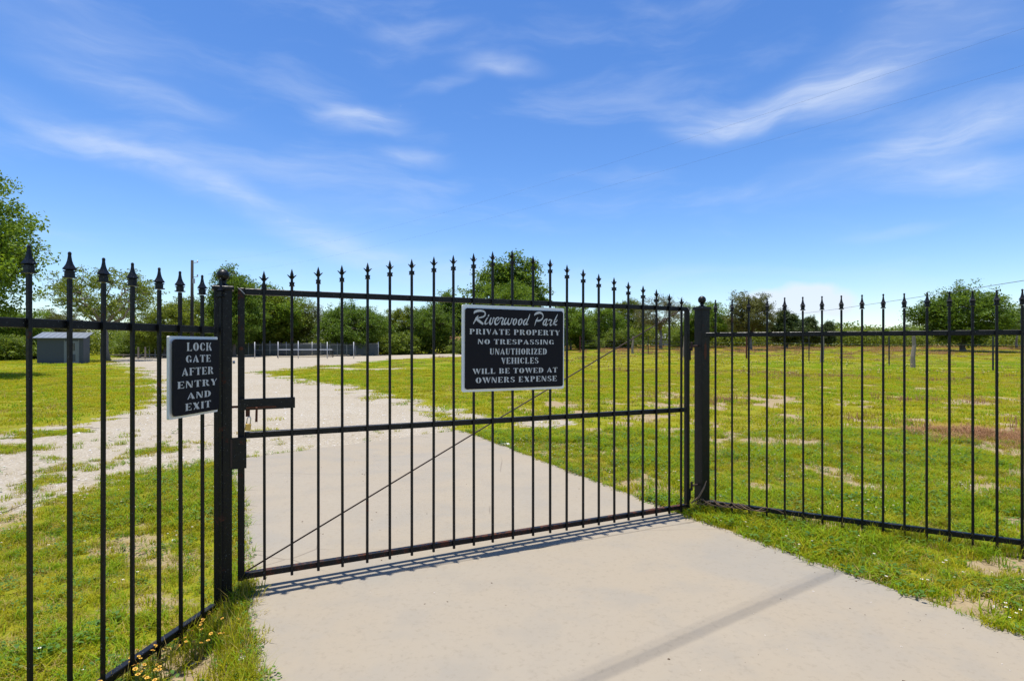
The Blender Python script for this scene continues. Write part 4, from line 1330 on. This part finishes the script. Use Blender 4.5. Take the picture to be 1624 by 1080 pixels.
def blades(seed, n, rad, hlo, hhi, w, mat, lean=.5, seg=2):
    r = np.random.default_rng(seed); mb = MB()
    for _ in range(n):
        a = r.uniform(0, 6.28); q = rad * math.sqrt(r.random())
        bx, by = q * math.cos(a), q * math.sin(a)
        h = r.uniform(hlo, hhi); d = r.uniform(0, 6.28); l = h * r.uniform(.15, lean)
        dx, dy = math.cos(d) * l, math.sin(d) * l
        wx, wy = -math.sin(d + r.uniform(-.6, .6)) * w * .5, math.cos(d + r.uniform(-.6, .6)) * w * .5
        vs = [(bx - wx, by - wy, -.01), (bx + wx, by + wy, -.01), (bx + dx * .35 + wx * .8, by + dy * .35 + wy * .8, h * .6), (bx + dx * .35 - wx * .8, by + dy * .35 - wy * .8, h * .6), (bx + dx, by + dy, h * r.uniform(.8, 1))]
        mb.add(vs, [(0, 1, 2, 3), (3, 2, 4)])
    return mb.mesh('tuft', M[mat])


def weed_mesh(seed, n, rad, size):
    r = np.random.default_rng(seed); mb = MB()
    for _ in range(n):
        a = r.uniform(0, 6.28); q = rad * math.sqrt(r.random()); x, y = q * math.cos(a), q * math.sin(a); z = r.uniform(.008, .05)
        d = r.uniform(0, 6.28); s = size * r.uniform(.6, 1.3); c_, s_ = math.cos(d), math.sin(d); ti = r.uniform(-.2, .5)
        pts = [(-.5, 0), (-.1, .38), (.35, .30), (.5, 0), (.35, -.30), (-.1, -.38)]
        mb.add([(x + (u * c_ - v * s_) * s, y + (u * s_ + v * c_) * s, z + (u + .5) * s * ti + abs(v) * s * .3) for u, v in pts], [(0, 1, 2, 3, 4, 5)])
    return mb.mesh('weed', M['weed'])


def flower_mesh(mat, core, rad, stem_h, n=6, seed=0):
    mb = MB(); r = random.Random(seed)
    mb.cur = 2; mb.tube([(0, 0, -.01), (r.uniform(-.01, .01), r.uniform(-.01, .01), stem_h)], .0012, 3, False)
    mb.cur = 0
    for k in range(n):
        a = 2 * math.pi * k / n; b = math.pi / n * .85
        mb.add([(0, 0, stem_h), (rad * .8 * math.cos(a - b), rad * .8 * math.sin(a - b), stem_h + .002), (rad * math.cos(a), rad * math.sin(a), stem_h + .001), (rad * .8 * math.cos(a + b), rad * .8 * math.sin(a + b), stem_h + .002)], [(0, 1, 2, 3)])
    mb.cur = 1; mb.lathe([(rad * .3, stem_h + .0015), (rad * .28, stem_h + .004), (rad * .1, stem_h + .0055)], 6)
    return mb.mesh('flower', [M[mat], M[core], M['stem']])


def stone_mesh(seed, mat, flat=.6):
    r = np.random.default_rng(seed); mb = MB()
    mb.lathe([(.25, -.3 * flat), (.48, -.12 * flat), (.5, .08 * flat), (.36, .3 * flat), (.12, .38 * flat)], 7)
    vs = np.array(mb.v); vs += r.normal(size=vs.shape) * .055; vs[:, 1] *= r.uniform(.6, .9); mb.v = [tuple(v) for v in vs]
    return mb.mesh('stone', M[mat])


def scatter(name, label, pts, rot, scl, idx, protos, cat=None, tilt=None):
    me = bpy.data.meshes.new(name)
    me.vertices.add(len(pts)); me.vertices.foreach_set("co", np.ascontiguousarray(pts, dtype=np.float32).ravel())
    for an, arr, ty in (('rot', rot, 'FLOAT'), ('scl', scl, 'FLOAT'), ('pick', idx, 'INT')):
        at_ = me.attributes.new(an, ty, 'POINT'); at_.data.foreach_set("value", np.ascontiguousarray(arr, dtype=np.float32 if ty == 'FLOAT' else np.int32))
    me.update()
    o = link(name, me); tag(o, label, cat, kind='stuff')
    c = bpy.data.collections.new(name + "_prototypes")
    for k, m_ in enumerate(protos): c.objects.link(bpy.data.objects.new("%s_kind_%02d" % (name, k), m_))
    g_ = bpy.data.node_groups.new(name, 'GeometryNodeTree')
    g_.interface.new_socket("Geometry", in_out='INPUT', socket_type='NodeSocketGeometry'); g_.interface.new_socket("Geometry", in_out='OUTPUT', socket_type='NodeSocketGeometry')
    n = g_.nodes; l = g_.links
    gi = n.new("NodeGroupInput"); go = n.new("NodeGroupOutput"); iop = n.new("GeometryNodeInstanceOnPoints"); ci = n.new("GeometryNodeCollectionInfo")
    ci.inputs["Collection"].default_value = c; ci.inputs["Separate Children"].default_value = True; ci.inputs["Reset Children"].default_value = True
    def attr(nm, ty):
        a_ = n.new("GeometryNodeInputNamedAttribute"); a_.data_type = ty; a_.inputs["Name"].default_value = nm; return a_.outputs["Attribute"]
    cx = n.new("ShaderNodeCombineXYZ"); l.new(attr('rot', 'FLOAT'), cx.inputs[2])
    l.new(gi.outputs[0], iop.inputs["Points"]); l.new(ci.outputs[0], iop.inputs["Instance"]); iop.inputs["Pick Instance"].default_value = True
    l.new(attr('pick', 'INT'), iop.inputs["Instance Index"]); l.new(cx.outputs[0], iop.inputs["Rotation"]); l.new(attr('scl', 'FLOAT'), iop.inputs["Scale"])
    l.new(iop.outputs[0], go.inputs[0])
    md = o.modifiers.new("scatter", 'NODES'); md.node_group = g_
    return o


def sample(y0, y1, dens, k=1.0, seed=0):
    """points on the ground inside a generous wedge in front of the fence line"""
    r = np.random.default_rng(seed)
    wmax = 1.12 * y1 + 1.2
    n = int((y1 - y0) * 2 * wmax * dens)
    x = r.uniform(-wmax, wmax, n); y = r.uniform(y0, y1, n)
    m = np.abs(x) < 1.12 * y + 1.2
    return x[m], y[m], r


def free_of_slab(x, y, edge=0.0): return poly_sd(x, y, SLAB) < edge


P_G = [blades(100 + k, 22, .06, .022, .060, .0050, 'grass_blade', 2.0) for k in range(4)] + [blades(110 + k, 22, .06, .025, .070, .0054, 'grass_lush', 1.8) for k in range(3)] + \
      [blades(120 + k, 14, .06, .012, .05, .0038, 'straw', 2.5) for k in range(2)] + [weed_mesh(130 + k, 16, .07, .020) for k in range(2)] + [blades(125, 18, .06, .03, .11, .0042, 'red_grass', 1.4)]
# near turf
x, y, r = sample(1.0, 10.0, 620, seed=31)
gm = gravel_mask(x, y); bm = bare_mask(x, y); nz = fbm(x + 5, y - 3, .35, 3); nl = fbm(x - 40, y + 8, 1.3, 3)
okm = free_of_slab(x, y, .02) & (r.random(len(x)) < np.clip((1 - gm * 1.05) * (1 - .88 * bm) * (.30 + 1.1 * nz), .015, 1)) & (r.random(len(x)) < np.clip(1.25 - y * .05, .5, 1))
x, y, nl, bm = x[okm], y[okm], nl[okm], bm[okm]; n = len(x)
u = r.random(n)
lush = sst(.42, .60, nl) * np.where(x < -1, .55, 1)
idx = np.where(u < .10 + .24 * (1 - lush), r.integers(7, 9, n), np.where(u < .68 - .15 * lush, r.integers(0, 4, n), np.where(u < .90, r.integers(4, 7, n), r.integers(9, 11, n))))
idx = np.where(r.random(n) < red_mask(x, y) * .85, 11, idx)
scl = r.uniform(.65, 1.25, n) * (.75 + .45 * lush) * (1 + .035 * y)
z = height(x, y)
scatter('grass', 'short green and straw coloured turf beside the driveway', np.stack([x, y, z], 1), r.uniform(0, 6.28, n), scl, idx, P_G, 'grass')
# middle distance turf
P_M = [blades(140 + k, 44, .22, .03, .08, .012, 'grass_blade', 1.8) for k in range(3)] + [blades(150 + k, 44, .22, .03, .085, .013, 'grass_lush', 1.8) for k in range(2)] + \
      [blades(160 + k, 30, .22, .03, .07, .010, 'straw', 2.0) for k in range(2)] + [blades(165, 40, .22, .06, .16, .009, 'red_grass', .8)]
x, y, r = sample(9.5, 34, 13.0, seed=32)
gm = gravel_mask(x, y); bm = bare_mask(x, y); nl = fbm(x - 40, y + 8, 3.0, 3); rm = red_mask(x, y)
okm = free_of_slab(x, y, -.05) & (r.random(len(x)) < np.clip((1 - gm * 1.15) * (1 - .85 * bm), .0, 1)) & (r.random(len(x)) < np.clip(1.6 - y * .035, .35, 1))
x, y, nl, rm = x[okm], y[okm], nl[okm], rm[okm]; n = len(x); u = r.random(n); lush = sst(.40, .62, nl)
idx = np.where(r.random(n) < rm * .7, 7, np.where(u < .05 + .13 * (1 - lush), r.integers(5, 7, n), np.where(u < .78 - .2 * lush, r.integers(0, 3, n), r.integers(3, 5, n))))
scatter('meadow_grass', 'patchy meadow turf beyond the gate', np.stack([x, y, height(x, y)], 1), r.uniform(0, 6.28, n), r.uniform(.7, 1.2, n) * (1 + .012 * y), idx, P_M, 'grass')
# far meadow clumps
P_F = [blades(170, 80, .6, .05, .13, .03, 'grass_blade', 2.2), blades(171, 80, .6, .05, .13, .03, 'grass_lush', 2.2), blades(172, 60, .6, .12, .34, .028, 'red_grass', .6), blades(173, 50, .6, .08, .2, .028, 'straw', .8)]
x, y, r = sample(32, 106, .85, seed=33)
gm = gravel_mask(x, y); rm = red_mask(x, y); nl = fbm(x, y, 8, 3)
okm = (r.random(len(x)) < np.clip(1 - gm * 1.2, 0, 1))
x, y, rm, nl = x[okm], y[okm], rm[okm], nl[okm]; n = len(x); u = r.random(n)
idx = np.where(u < rm * .62, 2, np.where(u > .92, 3, np.where(nl + .25 * (r.random(n) - .5) > .5, 1, 0)))
scatter('far_meadow_grass', 'green and reddish meadow grass in the distance', np.stack([x, y, height(x, y)], 1), r.uniform(0, 6.28, n), r.uniform(.6, 1.1, n), idx, P_F, 'grass')
# taller fringe: along slab edges, round the posts, along the right fence foot
P_T = [blades(180 + k, 16, .05, .08, .22, .0045, 'grass_blade', .9) for k in range(2)] + [blades(184, 16, .05, .08, .20, .005, 'grass_lush', .9), blades(186, 10, .05, .10, .26, .003, 'straw', .8)] + [weed_mesh(190, 22, .08, .026)]
r = np.random.default_rng(35); px_, py_ = [], []
for k in range(230):       # left post foot and the strip beside the slab
    q = r.random() ** 1.3
    px_.append(-1.80 + .62 * q + r.normal() * .055); py_.append(3.42 - .95 * q + r.normal() * .07)
for k in range(60):
    px_.append(LP.x + .10 + r.normal() * .035); py_.append(LP.y + .05 + r.normal() * .10)
for k in range(210):       # foot of the right fence
    s = r.random() * 2.9; px_.append(R0.x + RD.x * s + r.normal() * .06); py_.append(R0.y + RD.y * s + r.normal() * .07)
for k in range(60):
    px_.append(RP.x + r.normal() * .09); py_.append(RP.y - .05 + r.normal() * .08)
for k in range(150):       # foot of the left fence
    s = -r.random() * 1.9; px_.append(L0.x + LD.x * s + r.normal() * .09); py_.append(L0.y + LD.y * s + r.normal() * .09)
px_, py_ = np.array(px_), np.array(py_); okm = free_of_slab(px_, py_, .015); px_, py_ = px_[okm], py_[okm]; n = len(px_)
scatter('tall_grass', 'taller grass tufts at the gate posts and fence feet', np.stack([px_, py_, height(px_, py_)], 1), r.uniform(0, 6.28, n), r.uniform(.3, .85, n), r.choice(5, n, p=[.26, .20, .18, .20, .16]), P_T, 'grass')
# edge creepers spilling on to the slab
r = np.random.default_rng(36); ex, ey = [], []
edge = [(2.95, 2.45), (2.21, 3.836), (1.525, 5.12), (.469, 7.285), (-.545, 9.43)]
for (a0, b0), (a1, b1) in zip(edge[:-1], edge[1:]):
    m_ = int(math.hypot(a1 - a0, b1 - b0) * 34)
    for _ in range(m_):
        q = r.random(); ex.append(a0 + (a1 - a0) * q + r.normal() * .018); ey.append(b0 + (b1 - b0) * q + r.normal() * .018)
edge = [(-.75, 1.5), (-1.17, 2.58), (-1.56, 3.36), (-2.10, 4.4), (-2.9, 5.95)]
for (a0, b0), (a1, b1) in zip(edge[:-1], edge[1:]):
    m_ = int(math.hypot(a1 - a0, b1 - b0) * 48)
    for _ in range(m_):
        q = r.random(); ex.append(a0 + (a1 - a0) * q + r.normal() * .03); ey.append(b0 + (b1 - b0) * q + r.normal() * .03)
ex, ey = np.array(ex), np.array(ey); n = len(ex)
scatter('edge_weeds', 'weeds and grass creeping over the concrete edge', np.stack([ex, ey, np.full(n, .004)], 1), r.uniform(0, 6.28, n), r.uniform(.45, 1.1, n), r.integers(0, 11, n), P_G, 'weeds')
# white clover-like flowers
x, y, r = sample(2.0, 12.0, 58, seed=37)
cl = fbm(x * 1.3 + 17, y * 1.3, .9, 3); gm = gravel_mask(x, y); bm = bare_mask(x, y)
okm = free_of_slab(x, y, -.03) & (gm < .2) & (bm < .4) & (r.random(len(x)) < sst(.42, .66, cl) * np.where(x > 0, 1.0, .28))
x, y = x[okm], y[okm]; n = len(x)
scatter('white_wildflowers', 'tiny white wildflowers sprinkled through the turf', np.stack([x, y, height(x, y)], 1), r.uniform(0, 6.28, n), r.uniform(.6, 1.2, n), r.integers(0, 2, n), [flower_mesh('petal_white', 'petal_yellow', .0085, .05, 6, 1), flower_mesh('petal_white', 'petal_yellow', .0075, .075, 5, 2)], 'wildflowers')
x, y, r = sample(26, 60, 1.2, seed=38); okm = (gravel_mask(x, y) < .2) & (x > 4) & (fbm(x, y, 5, 3) > .50)
x, y = x[okm], y[okm]; n = len(x)
scatter('far_wildflowers', 'pale wildflowers speckling the far meadow', np.stack([x, y, height(x, y)], 1), r.uniform(0, 6.28, n), r.uniform(3, 6, n), r.integers(0, 1, n), [flower_mesh('petal_white', 'petal_yellow', .010, .045, 5, 1)], 'wildflowers')
# gravel stones
P_S = [stone_mesh(200 + k, 'stone') for k in range(4)] + [stone_mesh(210, 'stone_white')]
x, y, r = sample(3.5, 26, 42, seed=39)
gm = gravel_mask(x, y)
okm = free_of_slab(x, y, -.02) & (r.random(len(x)) < np.where(gm > .35, 1.0, .02)) & (r.random(len(x)) < np.clip(1.3 - y * .05, .15, 1))
x, y = x[okm], y[okm]; n = len(x)
scatter('gravel_stones', 'loose pale stones on the gravel road', np.stack([x, y, height(x, y) + .006], 1), r.uniform(0, 6.28, n), np.clip(r.lognormal(-4.1, .42, n), .007, .06) * (1 + .02 * y), r.integers(0, 5, n), P_S, 'stones')
x, y, r = sample(1.5, 9.5, 9, seed=40)
okm = free_of_slab(x, y, -.05) & (gravel_mask(x, y) < .4) & (r.random(len(x)) < .25 + .7 * bare_mask(x, y)); x, y = x[okm], y[okm]; n = len(x)
scatter('turf_stones', 'small pale stones lying in the turf', np.stack([x, y, height(x, y) + .004], 1), r.uniform(0, 6.28, n), r.uniform(.01, .035, n), r.integers(0, 5, n), P_S, 'stones')

# crumbs and pebbles on the slab
r = np.random.default_rng(44)
x = r.uniform(-3, 3.2, 900); y = r.uniform(1.6, 9.5, 900)
okm = (poly_sd(x, y, SLAB) > .03) & (r.random(900) < sst(.42, .62, fbm(x, y, .8, 3)))
x, y = x[okm], y[okm]; n = len(x)
scatter('concrete_grit', 'grit and crumbs scattered on the concrete', np.stack([x, y, np.full(n, .0125)], 1), r.uniform(0, 6.28, n), np.clip(r.lognormal(-4.9, .5, n), .004, .024), r.integers(0, 6, n), P_S[:2] + [stone_mesh(240 + k, 'crumb', .35) for k in range(4)], 'grit')

# single stones one can pick out
for k, (sx, sy, s, lab) in enumerate(((-.10, 8.62, .17, 'flat white stone on the grass right of the driveway'), (-1.245, 2.62, .055, 'larger white stone among the yellow flowers'), (-1.33, 2.80, .05, 'smaller white stone beside the yellow flowers'),
                                       (1.66, 4.43, .022, 'white pebble lying on the concrete near the hinge post'))):
    o = link('white_stone', stone_mesh(230 + k, 'stone_white', .45), None, (sx, sy, hgt(sx, sy) + (.02 if s < .03 else s * .1))); o.scale = (s, s, s * .8); o.rotation_euler = (0, 0, k * 1.1)
    tag(o, lab, 'stone')

# yellow flowers at the foot of the left fence
r = random.Random(5)
ym = []
for k in range(4):
    mb = MB(); h_ = (.11, .14, .16, .19)[k]
    mb.tube([(0, 0, -.02), (.006, .004, h_ * .6), (.002, .010, h_)], .0014, 4, False)
    st_ = mb.mesh('stem', M['stem'])
    mb = MB(); nP = 7; rad = .0125
    for q in range(nP):
        a = 2 * math.pi * q / nP; b = math.pi / nP * .92
        mb.add([(0, 0, .001), (rad * .8 * math.cos(a - b), rad * .8 * math.sin(a - b), .003), (rad * math.cos(a), rad * math.sin(a), .0015), (rad * .8 * math.cos(a + b), rad * .8 * math.sin(a + b), .003)], [(0, 1, 2, 3)])
    bl_ = mb.mesh('bloom', M['petal_yellow'])
    mb = MB(); mb.lathe([(.005, .002), (.0045, .0055), (.0015, .007)], 7); co_ = mb.mesh('flower_centre', M['petal_core'])
    ym.append((st_, bl_, co_, h_))
cnt = 0
while cnt < 64:
    s = -r.random() * .72 - .16; off = abs(r.gauss(.13, .09)) - .03
    fx = L0.x + LD.x * s + LD.y * off; fy = L0.y + LD.y * s - LD.x * off
    if float(poly_sd(np.array([fx]), np.array([fy]), SLAB)[0]) > -.03: continue
    cnt += 1
    st_, bl_, co_, h_ = ym[cnt % 4]
    e = link('yellow_flower', st_, None, (fx, fy, hgt(fx, fy))); e.rotation_euler = (r.uniform(-.15, .15), r.uniform(-.15, .15), r.uniform(0, 6.28)); sc = r.uniform(.6, 1.0); e.scale = (sc, sc, sc)
    tag(e, 'small yellow daisy growing at the foot of the left fence panel', 'flower', 'yellow daisies by the left fence')
    b_ = link('bloom', bl_, e, (.002, .010, h_)); b_.rotation_euler = (r.uniform(-.35, .35), r.uniform(-.35, .35), 0)
    link('flower_centre', co_, b_)

# dry vine twined on the right bottom rail and post foot
mb = MB(); r = random.Random(9)
for k in range(5):
    s0 = r.uniform(-.08, .15); L_ = r.uniform(.35, .75); pts = []
    for q in range(14):
        s = s0 + L_ * q / 13; an = q * 1.1 + k
        pts.append((R0.x + RD.x * s + math.cos(an) * .010 - RD.y * -.022, R0.y + RD.y * s - .030 + math.sin(an) * .006, .125 + math.sin(an) * .024 + r.uniform(-.006, .006)))
    mb.tube(pts, .0028, 4, False)
mb.tube([(RP.x - .13, RP.y - .10, .10), (RP.x - .07, RP.y - .12, .16), (RP.x - .02, RP.y - .11, .24), (RP.x + .01, RP.y - .09, .30)], [.006, .009, .008, .003], 6)
tag(mb.build('dry_vine', m_plain('dry_vine', (.20, .125, .075), .9, .3, 40)), 'dead brown vine wound round the bottom rail at the hinge post', 'vine')
